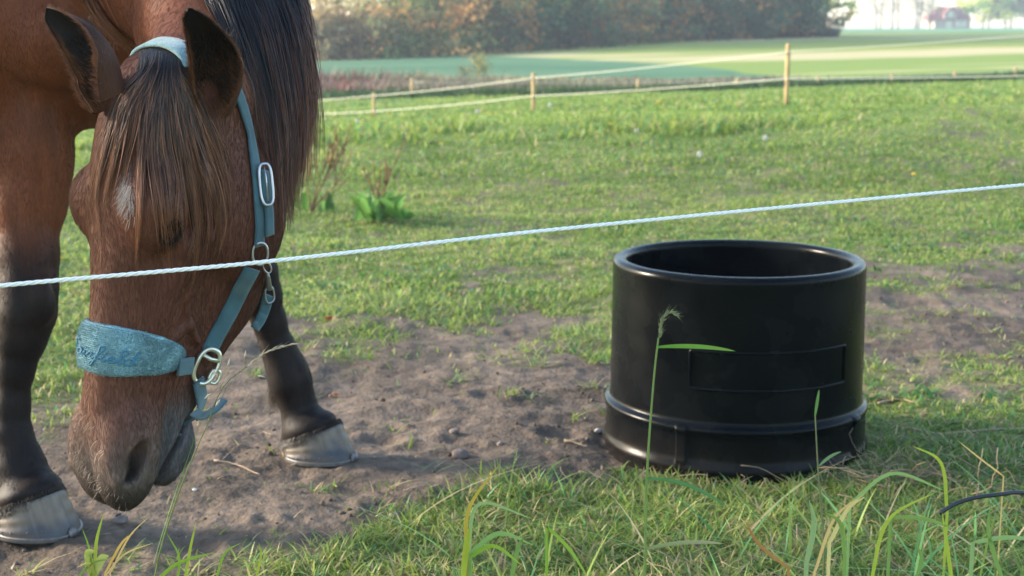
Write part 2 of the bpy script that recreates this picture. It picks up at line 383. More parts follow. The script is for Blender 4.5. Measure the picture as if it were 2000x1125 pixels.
# long coarse blades in the foreground
def long_blades():
    rg = np.random.default_rng(44); n = 750
    Y = rg.uniform(2.0, 2.9, n); X = rg.uniform(-.25, 1.25, n)
    px = 1000 + FPX * X / Y
    p = np.interp(px, [500, 900, 1200, 1500, 2000], [.04, .16, .26, .55, .9]) * sst(2.95, 2.35, Y) * (cover(X, Y)[0] > .4)
    k = rg.random(n) < p; X, Y = X[k], Y[k]; N = len(X)
    col = blade_colors(N, X, Y, .22, 45); b = rg.random(N) < .25; col[b] = np.array([.20, .40, .13]) * rg.uniform(.8, 1.2, (b.sum(), 1))
    h = rg.uniform(.07, .17, N)
    V, F, C = blades(np.stack([X, Y, groundz(X, Y) - .005], 1), h, rg.uniform(0, 6.28, N), rg.uniform(.2, 1.7, N), rg.uniform(.003, .006, N), np.minimum(col * 1.15, .8), np.minimum(col * 1.4, .85), 7, .7, rg.uniform(-.5, .5, N))
    tag(mk('grass', V, F, LEAF, None, C), 'long arching blue green blades in the near right corner', 'grass', kind='stuff')
long_blades()
# low broad weeds among the grass
def clover():
    rg = np.random.default_rng(50); n = 9000
    X, Y = scatter(n, 3.2, 7.5, rg); g, c = cover(X, Y)
    k = (rg.random(n) < sst(.1, .5, noise(X * 4, Y * 4, seed=171)) * (g > .25)) & (np.hypot(X - TUBC[0], Y - TUBC[1]) > .34); X, Y = X[k], Y[k]; N = len(X)
    c = np.array([.07, .19, .05]) * rg.uniform(.7, 1.5, (N, 1))
    V, F, C = blades(np.stack([X, Y, groundz(X, Y)], 1), rg.uniform(.015, .035, N), rg.uniform(0, 6.28, N), rg.uniform(.6, 1.8, N), rg.uniform(.008, .016, N), c * .8, c, 3, .5)
    tag(mk('clover', V, F, LEAF, None, C), 'low broad leaved clover growing through the grazed grass', 'clover', kind='stuff')
clover()
def sparse_tufts():
    rg = np.random.default_rng(52); n = 620
    X, Y = scatter(n, 2.35, 5.4, rg, .4, .3); g, c = cover(X, Y); k = (rg.random(n) < (g < .5) * (.12 + c)) & (np.hypot(X - TUBC[0], Y - TUBC[1]) > .36); X, Y = X[k], Y[k]
    m = rg.integers(4, 26, len(X)); X = np.repeat(X, m); Y = np.repeat(Y, m); N = len(X); X = X + rg.normal(0, .014, N); Y = Y + rg.normal(0, .012, N)
    col = blade_colors(N, X, Y, .2, 53)
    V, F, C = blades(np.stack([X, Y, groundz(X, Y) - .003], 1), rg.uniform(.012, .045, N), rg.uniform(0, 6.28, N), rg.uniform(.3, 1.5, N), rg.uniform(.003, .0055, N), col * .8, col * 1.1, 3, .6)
    tag(mk('grass', V, F, LEAF, None, C), 'sparse small grass tufts sprouting out of the bare trodden soil', 'grass', kind='stuff')
sparse_tufts()
# dead grass wisps
def wisps():
    rg = np.random.default_rng(61); V_ = MB()
    for i in range(230):
        if i < 70: x, y, s = rg.normal(.83, .1), rg.normal(3.03, .05), 1      # heap against the tub
        elif i < 110: x, y, s = rg.normal(1.05, .12), rg.normal(3.0, .06), 1
        elif i < 150: x, y, s = rg.normal(.33, .10), rg.normal(2.35, .07), .8
        else:
            y = rg.uniform(2.1, 3.2); x = rg.uniform(-.2, 1.15) ; s = .8
            if cover(np.array([x]), np.array([y]))[0][0] < .3: continue
        if math.hypot(x - TUBC[0], y - TUBC[1]) < .33: x, y = x + .12, y - .06
        z = groundz(np.array([x]), np.array([y]))[0]; a = rg.uniform(0, 6.28); L = rg.uniform(.04, .14) * s
        P = [np.array([x, y, z + .02])]; d = np.array([math.cos(a), math.sin(a), rg.uniform(0, .5)])
        for k in range(6):
            P.append(P[-1] + d * L / 6); d = d + rg.normal(0, .28, 3); d[2] -= .05; d /= np.linalg.norm(d)
        P = np.array(P); P[:, 2] = np.maximum(P[:, 2], z + .008)
        v, f = tube(P, rg.uniform(.0005, .0012), 4); V_.add(v, f, np.array([.42, .32, .2]) * rg.uniform(.5, 1.2))
    tag(V_.build('dead_grass', DRY), 'brown withered grass wisps heaped at the right foot of the tub', 'dead grass', kind='stuff')
wisps()
# soil clods and grit
def clods():
    import bmesh
    bm = bmesh.new(); bmesh.ops.create_icosphere(bm, subdivisions=1, radius=1); v0 = np.array([v.co[:] for v in bm.verts]); f0 = np.array([[v.index for v in f.verts] for f in bm.faces]); bm.free()
    rg = np.random.default_rng(70); n = 7500
    X, Y = scatter(n, 2.3, 5.6, rg, .4, .3); g, c = cover(X, Y)
    cl = sst(0, .8, noise(X * 5, Y * 5, seed=181))
    k = (rg.random(n) < (1 - g) * (.3 + .7 * cl)) & (np.hypot(X - TUBC[0], Y - TUBC[1]) > .33); X, Y = X[k], Y[k]; N = len(X)
    s = .0013 + .0062 * rg.random(N) ** 5; Z = groundz(X, Y) + s * .25
    V = v0[None] * s[:, None, None] * rg.uniform(.6, 1.3, (N, 1, 3)); V *= (1 + .35 * rg.normal(0, .5, (N, len(v0), 1)))
    V = V + np.stack([X, Y, Z], 1)[:, None]; F = (f0[None] + (np.arange(N) * len(v0))[:, None, None]).reshape(-1, 3)
    col = np.repeat(np.array([.115, .087, .066]) * rg.uniform(.6, 1.35, (N, 1)), len(v0), 0)
    tag(mk('soil_clods', V.reshape(-1, 3), F, mat('clod', (0, 0, 0), rough=.95, spec=.15, attr=True), None, col), 'small crumbs and clods of dry brown soil on the trodden patch', 'soil', kind='stuff')
clods()
print('grass', time.time() - T0)
# ------------------------------------------------------------------ woodland, far trees, house
BARK = mat('bark', (.07, .065, .06), rough=.9, spec=.1, var=.3, vscale=3)
FOL = mat('foliage', (0, 0, 0), rough=.7, spec=.1, attr=True, trans=.45)
def tree(px, D, H, spread, leafcol, label, group, nleaf=2600, lsize=.16, low=.12, trunks=1, seed=0, sparse=False, cat='tree', name='broadleaf_tree', dead=0):
    rg = np.random.default_rng(seed + 1000)
    x = (px - 1000) / FPX * D; y = D; z = float(terrain(np.array([x]), np.array([float(y)]))[0]) - (.8 if cat == 'bush' and H > 2 else 0)
    root = tag(empty(name, (x, y, z)), label, cat, group)
    T = MB(); tips = []
    for k in range(trunks):
        ox, oy = rg.normal(0, spread * .16 * (k > 0), 2); lean = rg.normal(0, .05, 2)
        r0 = H * .016 * rg.uniform(.8, 1.2) / (1 + .3 * (trunks > 1))
        P = np.array([[x + ox + lean[0] * t * H + .15 * math.sin(3 * t + k), y + oy + lean[1] * t * H, z - .1 + t * H * .92] for t in np.linspace(0, 1, 9)])
        v, f = tube(P, r0 * np.linspace(1.15, .15, 9), 7); T.add(v, f)
        nb = int(16 if not sparse else 26)
        for b in range(nb):
            t = low + .1 + (1 - low - .15) * (b + rg.random()) / nb; s = P[0] + (P[-1] - P[0]) * t
            a = rg.uniform(0, 6.28); L = spread * (.55 + .5 * rg.random()) * (1.15 - .65 * t)
            up = rg.uniform(.1, .9)
            Q = np.array([s + np.array([math.cos(a) * L * u, math.sin(a) * L * u, up * L * u ** 1.4]) + rg.normal(0, .05 * L, 3) * u for u in np.linspace(0, 1, 5)])
            v, f = tube(Q, r0 * .38 * (1 - t * .5) * np.linspace(1, .12, 5), 5); T.add(v, f)
            tips.append(Q[2]); tips.append(Q[3]); tips.append(Q[4])
            for q in range(3 if not sparse else 5):
                s2 = Q[rg.integers(1, 5)]; d = rg.normal(0, 1, 3); d[2] = abs(d[2]) * .7; d /= np.linalg.norm(d)
                Q2 = np.array([s2 + d * L * .35 * u + rg.normal(0, .02 * L, 3) * u for u in np.linspace(0, 1, 4)])
                v, f = tube(Q2, r0 * .13 * np.linspace(1, .2, 4), 3); T.add(v, f); tips.append(Q2[-1]); tips.append(Q2[2])
    T.build('trunk', BARK, root)
    tips = np.array(tips)
    ci = rg.integers(0, len(tips), nleaf)
    cr = spread * .17
    off = rg.normal(0, 1, (nleaf, 3)); off *= cr * rg.random((nleaf, 1)) ** .4 / (np.linalg.norm(off, axis=1, keepdims=True) + 1e-6) * np.array([1.2, 1.2, .8])
    c = tips[ci] + off; c[:, 2] = np.maximum(c[:, 2], z + .15)
    a = rg.normal(0, 1, (nleaf, 3)); a /= np.linalg.norm(a, axis=1, keepdims=True); b = np.cross(a, rg.normal(0, 1, (nleaf, 3))); b /= np.linalg.norm(b, axis=1, keepdims=True)
    sz = (lsize * rg.uniform(.5, 1.3, nleaf))[:, None]
    V = np.stack([c - a * sz, c - b * sz * .55, c + a * sz, c + b * sz * .55], 1).reshape(-1, 3)
    F = np.arange(nleaf * 4).reshape(-1, 4)
    lc = np.array(leafcol) * 2.6
    tn = noise(tips[:, 0] * .45 + seed, tips[:, 1] * .45, tips[:, 2] * .5, seed=77) * .5 + .5; tb = noise(tips[:, 0] * .7, tips[:, 1] * .7 + seed, tips[:, 2] * .7, seed=78) * .5 + .5
    cc = lc[np.clip((tn * 1.6 - .3) * len(lc), 0, len(lc) - 1).astype(int)][ci] * (.25 + 1.5 * tb)[ci][:, None] * rg.uniform(.7, 1.25) * rg.uniform(.75, 1.25, (nleaf, 1))
    mk('crown', V, F, FOL, root, np.repeat(cc, 4, 0), smooth=False)
    return root
YEL = [(.34, .32, .07), (.26, .27, .07), (.17, .20, .06)]; GRN = [(.05, .11, .03), (.08, .14, .035), (.11, .14, .04)]; BRN = [(.19, .10, .035), (.10, .085, .035), (.06, .08, .03)]
RUS = [(.30, .12, .035), (.12, .10, .03), (.07, .11, .035)]; DRK = [(.030, .07, .035), (.04, .07, .035), (.06, .06, .035)]
wood = [
 (612, 96, 9, 3.0, YEL, 'thin yellow leaved tree at the left end of the wood, sky showing through', 1300, 2),
 (668, 92, 11, 3.4, YEL, 'pale yellow tree with twin grey trunks near the left end of the wood', 1700, 2),
 (725, 94, 12, 3.2, YEL + GRN, 'tree with a leaning dark trunk and sparse yellow green leaves', 1600, 2),
 (782, 97, 12, 3.4, GRN + YEL, 'tall olive green tree right of the leaning trunk', 2600, 1),
 (838, 95, 11, 3.2, GRN, 'dull green rounded tree before the first rusty one', 3000, 1),
 (893, 99, 12, 3.4, RUS, 'rusty orange tree in the left half of the wood', 2600, 1),
 (948, 98, 12, 3.4, GRN + BRN, 'green and brown tree above the bare scrub bush in the field', 2600, 2),
 (1004, 102, 13, 3.6, GRN, 'large green tree in the middle of the wood', 3200, 1),
 (1062, 104, 13, 3.6, DRK + GRN, 'dark green tree above the middle fence post', 3200, 1),
 (1120, 108, 13, 3.6, BRN + DRK, 'brown and dark green tree right of the wood middle', 3000, 2),
 (1178, 110, 13, 3.8, GRN + RUS, 'green tree with russet lower boughs', 3000, 1),
 (1236, 113, 14, 3.8, BRN + GRN, 'copper brown tree in the right half of the wood', 2800, 2),
 (1292, 116, 14, 3.8, DRK, 'very dark tree with slivers of sky beside its trunk', 2800, 1),
 (1346, 118, 14, 4.0, DRK + BRN, 'dark tree with brown boughs left of the tall fence post', 3000, 1),
 (1400, 120, 14, 4.0, BRN, 'brown leaved tree just left of the tall fence post', 3000, 2),
 (1456, 122, 14, 4.0, BRN + GRN, 'chestnut coloured tree behind the near meadow', 3000, 1),
 (1512, 124, 14, 4.0, DRK + GRN, 'dark tree rising behind the tallest fence post', 3200, 1),
 (1562, 126, 13, 3.8, GRN + YEL, 'olive tree second from the right end of the wood', 2600, 1),
 (1598, 127, 10, 2.6, RUS + GRN, 'russet edged tree at the right end of the wood', 2200, 1)]
for i, (px, D, H, sp, lc, lb, n, tr) in enumerate(wood):
    tree(px, D, H * .9, sp * 1.2, lc, lb, 'trees of the autumn wood', int(n * (1.9 if i > 4 else 1.0)), .21 if i > 3 else .15, -.06, tr, i, name='autumn_tree')
# second rank, deeper in the wood
back = ['yellowing', 'dull olive', 'dark brown', 'deep green', 'russet', 'dusky green', 'umber', 'blackish green', 'dark olive']
for i, (px, adj) in enumerate(zip([800, 880, 975, 1085, 1190, 1290, 1385, 1480, 1560], back)):
    ref = ['the leaning dark trunk', 'the rusty orange tree', 'the green and brown tree', 'the middle fence post', 'the russet boughs', 'the copper brown tree', 'the dark brown boughs', 'the chestnut tree', 'the tallest fence post']
    tree(px, 112 + 3.2 * i, 14, 4.4, [YEL, GRN, BRN, DRK, RUS, GRN, BRN, DRK, GRN][i] , f'{adj} tree deeper in the wood behind {ref[i]}', 'second rank of the wood', 1700, .2, -.02, 2, 60 + i, name='forest_tree')
# hedge-like scrub at the foot of the wood
for i, (px, D, lb) in enumerate([(640, 90, 'tan scrub bush at the left foot of the wood'), (700, 90, 'brown scrub bush under the leaning trunk'), (770, 91, 'low brown bush under the olive green tree'), (850, 92, 'low bush under the rusty tree'), (930, 95, 'dark bush at the foot of the wood above the bare field bush'),
        (1010, 99, 'dark bush under the large green tree'), (1095, 101, 'orange tinted bush right of the middle post'), (1180, 106, 'dark undergrowth bush below the russet boughs'), (1270, 110, 'green undergrowth bush below the copper tree'), (1370, 115, 'dark bush below the brown boughs'), (1460, 119, 'dark bush below the chestnut tree'), (1550, 123, 'bush at the right foot of the wood')]):
    tree(px, D - 1, 3.2, 4.0, [[(.2, .14, .07), (.16, .12, .06), (.1, .09, .05)], BRN, DRK + BRN][min(i // 2, 2)], lb, 'bushes at the foot of the wood', 3200, .19, .0, 3, 200 + i, cat='bush', name='bush')
# far right group
BAR = [(.13, .11, .10), (.15, .12, .09)]
for i, (px, D, H, sp, lc, lb, n) in enumerate([
    (1708, 330, 13, 5, BAR, 'bare grey tree at the left edge of the far group', 500), (1742, 335, 17, 6, BAR, 'tall bare tree left of the distant house', 700), (1775, 338, 16, 6, BAR + BRN, 'bare tree with a few brown leaves left of the distant house', 1200),
    (1803, 345, 14, 5, BAR + GRN, 'thin tree touching the red roof of the distant house', 900), (1905, 330, 12, 7, GRN + YEL, 'rounded green tree right of the distant house', 3800), (1948, 335, 15, 8, GRN, 'tall green tree at the far right', 3800), (1990, 330, 13, 7, GRN + RUS, 'green and orange tree at the picture right edge', 3600), (2040, 332, 14, 8, GRN, 'green tree beyond the right edge', 3000)]):
    tree(px, D, H, sp, lc, lb, 'far trees around the house', n, .42 if n > 2000 else .2, .02 if n > 2000 else .1, 2, 300 + i, sparse=n < 2000, name='distant_tree')
# lone field bush in the crop edge
tree(938, 44, 1.0, .55, [(.16, .15, .05), (.12, .1, .05)], 'small bare olive bush standing in the scrub strip', 'lone field bushes', 420, .035, .1, 3, 400, sparse=True, cat='bush', name='bush')
tree(905, 46, .6, .35, [(.12, .12, .06)], 'tiny thin bush beside the olive field bush', 'lone field bushes', 200, .03, .1, 2, 401, sparse=True, cat='bush', name='bush')
# scrub strip
def scrub():
    rg = np.random.default_rng(80); n = 26000
    Y = rg.uniform(34, 46, n); px = rg.uniform(200, 1640, n); X = (px - 1000) / FPX * Y
    nn = fbm(X * .35, Y * .5, o=3, seed=82)
    k = rg.random(n) < sst(-.5, .2, nn) * sst(1620, 1350, px) * .9 + .1; X, Y, px, nn = X[k], Y[k], px[k], nn[k]; N = len(X)
    t = sst(-.2, .5, fbm(X * .25, Y * .3, o=2, seed=83)); cc = mix((.25, .20, .14), (.29, .27, .16), t)
    red = sst(820, 640, px)[:, None] * (rg.random((N, 1)) < .6); cc = cc * (1 - red) + np.array([.30, .13, .12]) * red
    gr = rg.random(N) < .15; cc[gr] = (.10, .13, .05); cc *= rg.uniform(.7, 1.25, (N, 1))
    h = rg.uniform(.12, .42, N) * (1 + .8 * sst(.1, .6, nn)) * np.interp(px, [400, 800, 1300, 1600], [1.25, .85, .5, .25])
    V, F, C = blades(np.stack([X, Y, terrain(X, Y) - .02], 1), h, rg.uniform(0, 6.28, N), rg.uniform(.1, .8, N), rg.uniform(.02, .06, N), cc * .8, cc * 1.1, 2)
    tag(mk('undergrowth', V, F, DRY, None, C), 'withered brown and reddish scrub strip between paddock and crop field', 'scrub', kind='stuff')
scrub()
def forest_floor():
    rg = np.random.default_rng(86); n = 15000; px = rg.uniform(590, 1625, n); D = np.interp(px, [600, 900, 1300, 1600], [90, 96, 114, 124]) + rg.uniform(0, 9, n); X = (px - 1000) / FPX * D
    c = np.where(px[:, None] < 760, np.array([[.20, .15, .08]]), np.array([[.09, .10, .06]])) * rg.uniform(.6, 1.5, (n, 1))
    V, F, C = blades(np.stack([X, D, terrain(X, D) - .05], 1), rg.uniform(.3, 1.0, n) * (1 + .5 * noise(X * .3, D * .3, seed=9)), rg.uniform(0, 6.28, n), rg.uniform(.1, .8, n), rg.uniform(.08, .22, n), c * .8, c * 1.2, 2)
    tag(mk('forest_undergrowth', V, F, DRY, None, C), 'dark brushy undergrowth along the foot of the wood', 'undergrowth', kind='stuff')
forest_floor()
def verge():
    rg = np.random.default_rng(84); n = 16000
    px = rg.uniform(500, 2400, n); Y = np.interp(px, [600, 1300, 2000], [33.5, 33.5, 33.5]) + rg.normal(0, .5, n); X = (px - 1000) / FPX * Y
    N = n; cc = np.array([.06, .115, .04]) * rg.uniform(.6, 1.4, (N, 1))  # blades coloured darker to paint the shadow band of the ditch bank
    V, F, C = blades(np.stack([X, Y, terrain(X, Y) - .02], 1), rg.uniform(.08, .26, N), rg.uniform(0, 6.28, N), rg.uniform(.1, .8, N), rg.uniform(.02, .05, N), cc * .8, cc, 2)
    tag(mk('rough_grass', V, F, LEAF, None, C), 'dark green rough grass verge below the far paddock fence', 'grass', kind='stuff')
verge()
# distant house
def house():
    D = 352.; s = D / FPX; x0 = (1846 - 1000) * s; zg = float(terrain(np.array([x0]), np.array([D]))[0]) - .2
    root = tag(empty('house', (x0, D, zg)), 'small distant house with a red hipped roof, dormer gable and pale windows', 'house')
    wm = mat('render_wall', (.42, .34, .30), rough=.9, var=.08, vscale=1); rm = mat('red_tile', (.22, .07, .05), rough=.8, var=.2, vscale=2); fm = mat('white_frame', (.8, .78, .7), rough=.5); gm = mat('window_glass', (.75, .72, .62), rough=.15)
    zb = zg; e = zb + 2.5; W_ = 8.6; d = 7
    MB().add(*box((x0, D + d / 2, (zb + e) / 2), (W_, d, e - zb))).build('wall', wm, root, False)
    rt = e + 3.0; o = .35
    v = np.array([[x0 - W_ / 2 - o - 1.2, D - o, e - .15], [x0 + W_ / 2 + o, D - o, e - .15], [x0 + W_ / 2 + o, D + d + o, e - .15], [x0 - W_ / 2 - o - 1.2, D + d + o, e - .15], [x0 - 2.6, D + d / 2, rt], [x0 + W_ / 2 - .2, D + d / 2, rt]])
    rf = mk('roof', v, [np.array([[0, 1, 5, 4], [2, 3, 4, 5], [3, 2, 1, 0]]), np.array([[1, 2, 5], [3, 0, 4]])], rm, root, smooth=False)
    mk('chimney', *box((x0 + 2.6, D + d / 2 + .4, rt + .1), (.7, .7, 1.3)), rm, rf, smooth=False)
    gx = x0 - .7; gw = 1.5
    gab = np.array([[gx - gw, D - .5, e + .1], [gx + gw, D - .5, e + .1], [gx + gw, D - .5, e + 1.3], [gx, D - .5, e + 2.7], [gx - gw, D - .5, e + 1.3]]); gb2 = gab + [0, 3.2, 0]
    mk('gable', np.concatenate([gab, gb2]), [np.array([[0, 1, 2, 3, 4]]), np.array([[0, 5, 6, 1], [1, 6, 7, 2], [4, 9, 5, 0]])], wm, root, smooth=False)
    q = np.array([[gx - gw - .25, D - .75, e + 1.15], [gx, D - .75, e + 2.95], [gx + gw + .25, D - .75, e + 1.15]]); q2 = q + [0, 3.6, 0]; th = np.array([0, 0, -.12])
    mk('gable_roof', np.concatenate([q, q2, q + th, q2 + th]), np.array([[0, 1, 4, 3], [1, 2, 5, 4], [6, 9, 10, 7], [7, 10, 11, 8], [0, 6, 7, 1], [1, 7, 8, 2]]), rm, root, smooth=False)
    for (wx, wz, ww, wh, yy) in [(gx - .1, e + 1.2, 1.0, 1.1, D - .5), (gx - .2, zb + 1.2, 1.3, 1.5, D), (x0 + 1.35, zb + 1.45, 1.1, 1.3, D), (x0 + 2.75, zb + 1.45, 1.1, 1.3, D)]:
        f = MB()
        for c, sz in [((wx, yy - .04, wz + wh / 2), (ww + .2, .1, .12)), ((wx, yy - .04, wz - wh / 2), (ww + .2, .1, .12)), ((wx - ww / 2, yy - .04, wz), (.12, .08, wh)), ((wx + ww / 2, yy - .04, wz), (.12, .08, wh)), ((wx, yy - .05, wz), (.08, .06, wh - .12))]: f.add(*box(c, sz))
        fo = f.build('window', fm, root, False); mk('pane', *box((wx, yy - .015, wz), (ww - .12, .03, wh - .12)), gm, fo, smooth=False)
    return root
house()
# ------------------------------------------------------------------ paddock fences
def fence(name, label, posts, ropes, prad, rrad, group=None):
    c = W(*posts[0][:2], posts[0][3]); root = tag(empty(name, c), label, 'fence')
    pm = mat(name + '_wood', (.42, .29, .13), rough=.8, var=.2, vscale=6); rm = mat(name + '_cord', (.50, .49, .38), rough=.6)
    for px, yt, yb, d in posts:
        P = W(px, yt, d); X, Y = P[0], P[1]; zb = float(terrain(np.array([X]), np.array([Y]))[0]) - .2
        v, f = tube([[X, Y, zb], [X, Y, (zb + P[2]) / 2], [X, Y, P[2] - .012], [X, Y, P[2]]], [prad * 1.02, prad, prad * .98, prad * .8], 12); po = mk('post', v, f, pm, root)
        for rr in ropes:
            for qx, qy, qd in rr:
                if qx == px:
                    Q = W(qx, qy, qd); iv, if_ = tube([Q + [0, -prad - .03, 0], Q + [0, -prad - .012, 0], Q + [0, -prad + .01, 0]], [.012, .016, .01], 8); mk('insulator', iv, if_, BLACKP, po)
    for rr in ropes:
        pts = []
        Q = [W(*q) + np.array([0, -prad - .03, 0]) for q in rr]
        for a, b in zip(Q[:-1], Q[1:]):
            L = np.linalg.norm(b - a)
            for t in np.linspace(0, 1, 12)[:-1]: pts.append(a + (b - a) * t - np.array([0, 0, .012 * L * 4 * t * (1 - t) * .35]))
        pts.append(Q[-1]); v, f = tube(pts, rrad, 6); mk('rope', v, f, rm, root)
    return root
BLACKP = mat('black_insulator', (.02, .02, .02), rough=.4)
fence('paddock_fence', 'wooden posts with two pale cords crossing the paddock behind the crest',
      [(1540, 85, 205, 15.6), (1042, 142, 215, 18.2), (730, 181, 236, 21.2), (2290, 40, 200, 14.0)],
      [[(2290, 46, 14.0), (1540, 101, 15.6), (1042, 152, 18.2), (730, 187, 21.2), (420, 205, 25)], [(2290, 140, 14.0), (1540, 153, 15.6), (1042, 187, 18.2), (730, 217, 21.2), (420, 228, 25)]], .026, .0068)
fence('field_fence', 'row of thin posts with one cord along the far verge',
      [(805, 152, 188, 33), (1247, 154, 182, 33), (1440, 153, 182, 33), (1598, 149, 174, 33), (1743, 144, 168, 33), (1866, 139, 160, 33), (1984, 132, 150, 33), (2120, 122, 140, 33)],
      [[(2120, 126, 33), (1984, 138, 33), (1866, 143, 33), (1743, 148, 33), (1598, 153, 33), (1440, 158, 33), (1247, 160, 33), (805, 160, 33)]], .04, .008)
print('far', time.time() - T0)
# ------------------------------------------------------------------ black tub
def tub():
    cx, cy = TUBC; zb = -.035; root = tag(empty('feed_tub', (cx, cy, zb)), 'large round black plastic tub standing open on the soil', 'tub')
    prof = [(.300, zb), (.308, zb + .004), (.311, zb + .02), (.312, .002), (.316, .007), (.3185, .013), (.3185, .018), (.316, .024), (.313, .030), (.3115, .036)]
    prof += [(.3105, z) for z in np.linspace(.045, .098, 8)] + [(.312, .103), (.3145, .107), (.3155, .112), (.3145, .117), (.311, .1205), (.304, .123), (.3015, .127), (.301, .134)]
    prof += [(.301 - .003 * (z - .14) / .28, z) for z in np.linspace(.14, .412, 44)] + [(.298, .420), (.2985, .428), (.2975, .434), (.294, .4395), (.288, .4425), (.280, .443), (.272, .441), (.267, .437), (.265, .430), (.2655, .42)]
    prof += [(.268, z) for z in np.linspace(.40, .03, 12)] + [(.262, .012), (.25, .004), (.12, .003), (.001, .003)]
    prof = np.array(prof); prof[:, 1] += np.interp(prof[:, 1], [.03, .09, .14, .26, .40], [0, -.007, -.006, -.003, .010]); n = 900; th = np.arange(n) / n * 2 * np.pi - np.pi      # th 0 faces the camera, + to the right
    TH, r = np.meshgrid(th, prof[:, 0], indexing='xy'); Z = np.repeat(prof[:, 1][:, None], n, 1)
    outer = (np.arange(len(prof)) < 52)[:, None]
    dth = lambda c: np.abs((TH - R(c) + np.pi) % (2 * np.pi) - np.pi)
    for c in (-30.5, 52.5, 137, -109, -170, 95 + 3):      # vertical ribs in the base band
        r = r + np.where(outer & (Z > .028) & (Z < .112), .0075 * sst(R(3.0), R(1.9), dth(c)), 0)
    r = r + .0005 * noise(TH * 3, Z * 20, seed=5) * outer
    X = cx + r * np.sin(TH); Y = cy - r * np.cos(TH)
    V = np.stack([X, Y, Z], -1).reshape(-1, 3); m = len(prof); idx = np.arange(m * n).reshape(m, n); j = np.roll(idx, -1, 1)
    F = np.stack([idx[:-1], j[:-1], j[1:], idx[1:]], -1).reshape(-1, 4)
    bm_, nt_, b, out = node_mat('black_polyethylene'); L = nt_.links.new
    tc = nt_.nodes.new('ShaderNodeTexCoord'); nz = nt_.nodes.new('ShaderNodeTexNoise'); nz.inputs['Scale'].default_value = 9; nz.inputs['Detail'].default_value = 8; L(tc.outputs['Object'], nz.inputs[0])
    sx = nt_.nodes.new('ShaderNodeSeparateXYZ'); L(tc.outputs['Object'], sx.inputs[0])
    cr = nt_.nodes.new('ShaderNodeValToRGB'); cr.color_ramp.elements[0].position = .35; cr.color_ramp.elements[0].color = (.0018, .0028, .0038, 1); cr.color_ramp.elements[1].position = .75; cr.color_ramp.elements[1].color = (.0045, .006, .007, 1)
    L(nz.outputs[0], cr.inputs[0])
    # dust thrown up on the foot of the tub
    mr = nt_.nodes.new('ShaderNodeMapRange'); mr.inputs[1].default_value = .10; mr.inputs[2].default_value = -.03; mr.inputs[3].default_value = 0; mr.inputs[4].default_value = .22; L(sx.outputs[2], mr.inputs[0])
    nz2 = nt_.nodes.new('ShaderNodeTexNoise'); nz2.inputs['Scale'].default_value = 40; nz2.inputs['Detail'].default_value = 6; L(tc.outputs['Object'], nz2.inputs[0])
    mm = nt_.nodes.new('ShaderNodeMath'); mm.operation = 'MULTIPLY'; L(mr.outputs[0], mm.inputs[0]); L(nz2.outputs[0], mm.inputs[1])
    mxx = nt_.nodes.new('ShaderNodeMix'); mxx.data_type = 'RGBA'; mxx.inputs[7].default_value = (.12, .09, .07, 1); L(mm.outputs[0], mxx.inputs[0]); L(cr.outputs[0], mxx.inputs[6]); L(mxx.outputs[2], b.inputs['Base Color'])
    mr2 = nt_.nodes.new('ShaderNodeMapRange'); mr2.inputs[1].default_value = .3; mr2.inputs[2].default_value = .75; mr2.inputs[3].default_value = .20; mr2.inputs[4].default_value = .34; L(nz.outputs[0], mr2.inputs[0]); L(mr2.outputs[0], b.inputs['Roughness'])
    b.inputs['Specular IOR Level'].default_value = .10
    nb = nt_.nodes.new('ShaderNodeTexNoise'); nb.inputs['Scale'].default_value = 260; L(tc.outputs['Object'], nb.inputs[0]); bp = nt_.nodes.new('ShaderNodeBump'); bp.inputs['Strength'].default_value = .12; bp.inputs['Distance'].default_value = .0015; L(nb.outputs[0], bp.inputs['Height']); L(bp.outputs[0], b.inputs['Normal'])
    mk('body', V, F, bm_, root)
    # raised frame of the label panel
    def on(t, z, k=.0): rr = .301 - .003 * (z - .14) / .28 + k; return np.array([cx + rr * math.sin(t), cy - rr * math.cos(t), z])
    t0, t1, z0, z1, q = R(-28.5), R(45), .204, .290, .006
    pts = []
    for t in np.linspace(t0 + R(1.2), t1 - R(1.2), 40): pts.append((t, z0))
    for a in np.linspace(0, np.pi / 2, 5)[1:-1]: pts.append((t1 - R(1.2) + R(1.2) * math.sin(a), z0 + q * (1 - math.cos(a))))
    for z in np.linspace(z0 + q, z1 - q, 12): pts.append((t1, z))
    for a in np.linspace(0, np.pi / 2, 5)[1:-1]: pts.append((t1 - R(1.2) * (1 - math.cos(a)), z1 - q + q * math.sin(a)))
    for t in np.linspace(t1 - R(1.2), t0 + R(1.2), 40): pts.append((t, z1))
    for a in np.linspace(0, np.pi / 2, 5)[1:-1]: pts.append((t0 + R(1.2) * (1 - math.sin(a)), z1 - q * (1 - math.cos(a))))
    for z in np.linspace(z1 - q, z0 + q, 12): pts.append((t0, z))
    for a in np.linspace(0, np.pi / 2, 5)[1:-1]: pts.append((t0 + R(1.2) * (1 - math.cos(a)), z0 + q - q * math.sin(a)))
    v, f = tube([on(t, z - .004, .0006) for t, z in pts], .0040, 8, closed=True); mk('panel_frame', v, f, bm_, root)
    # moulded volume marks on the inner wall
    seg = {'9': [(0, 0), (.8, 0), (1, .4), (1, 1.6), (.8, 2), (.2, 2), (0, 1.7), (0, 1.2), (.2, .95), (1, .95)], '0': [(.2, 0), (.8, 0), (1, .4), (1, 1.6), (.8, 2), (.2, 2), (0, 1.6), (0, .4), (.2, 0)],
           '8': [(.2, 1), (0, .7), (0, .3), (.2, 0), (.8, 0), (1, .3), (1, .7), (.8, 1), (.2, 1), (0, 1.3), (0, 1.7), (.2, 2), (.8, 2), (1, 1.7), (1, 1.3), (.8, 1)]}
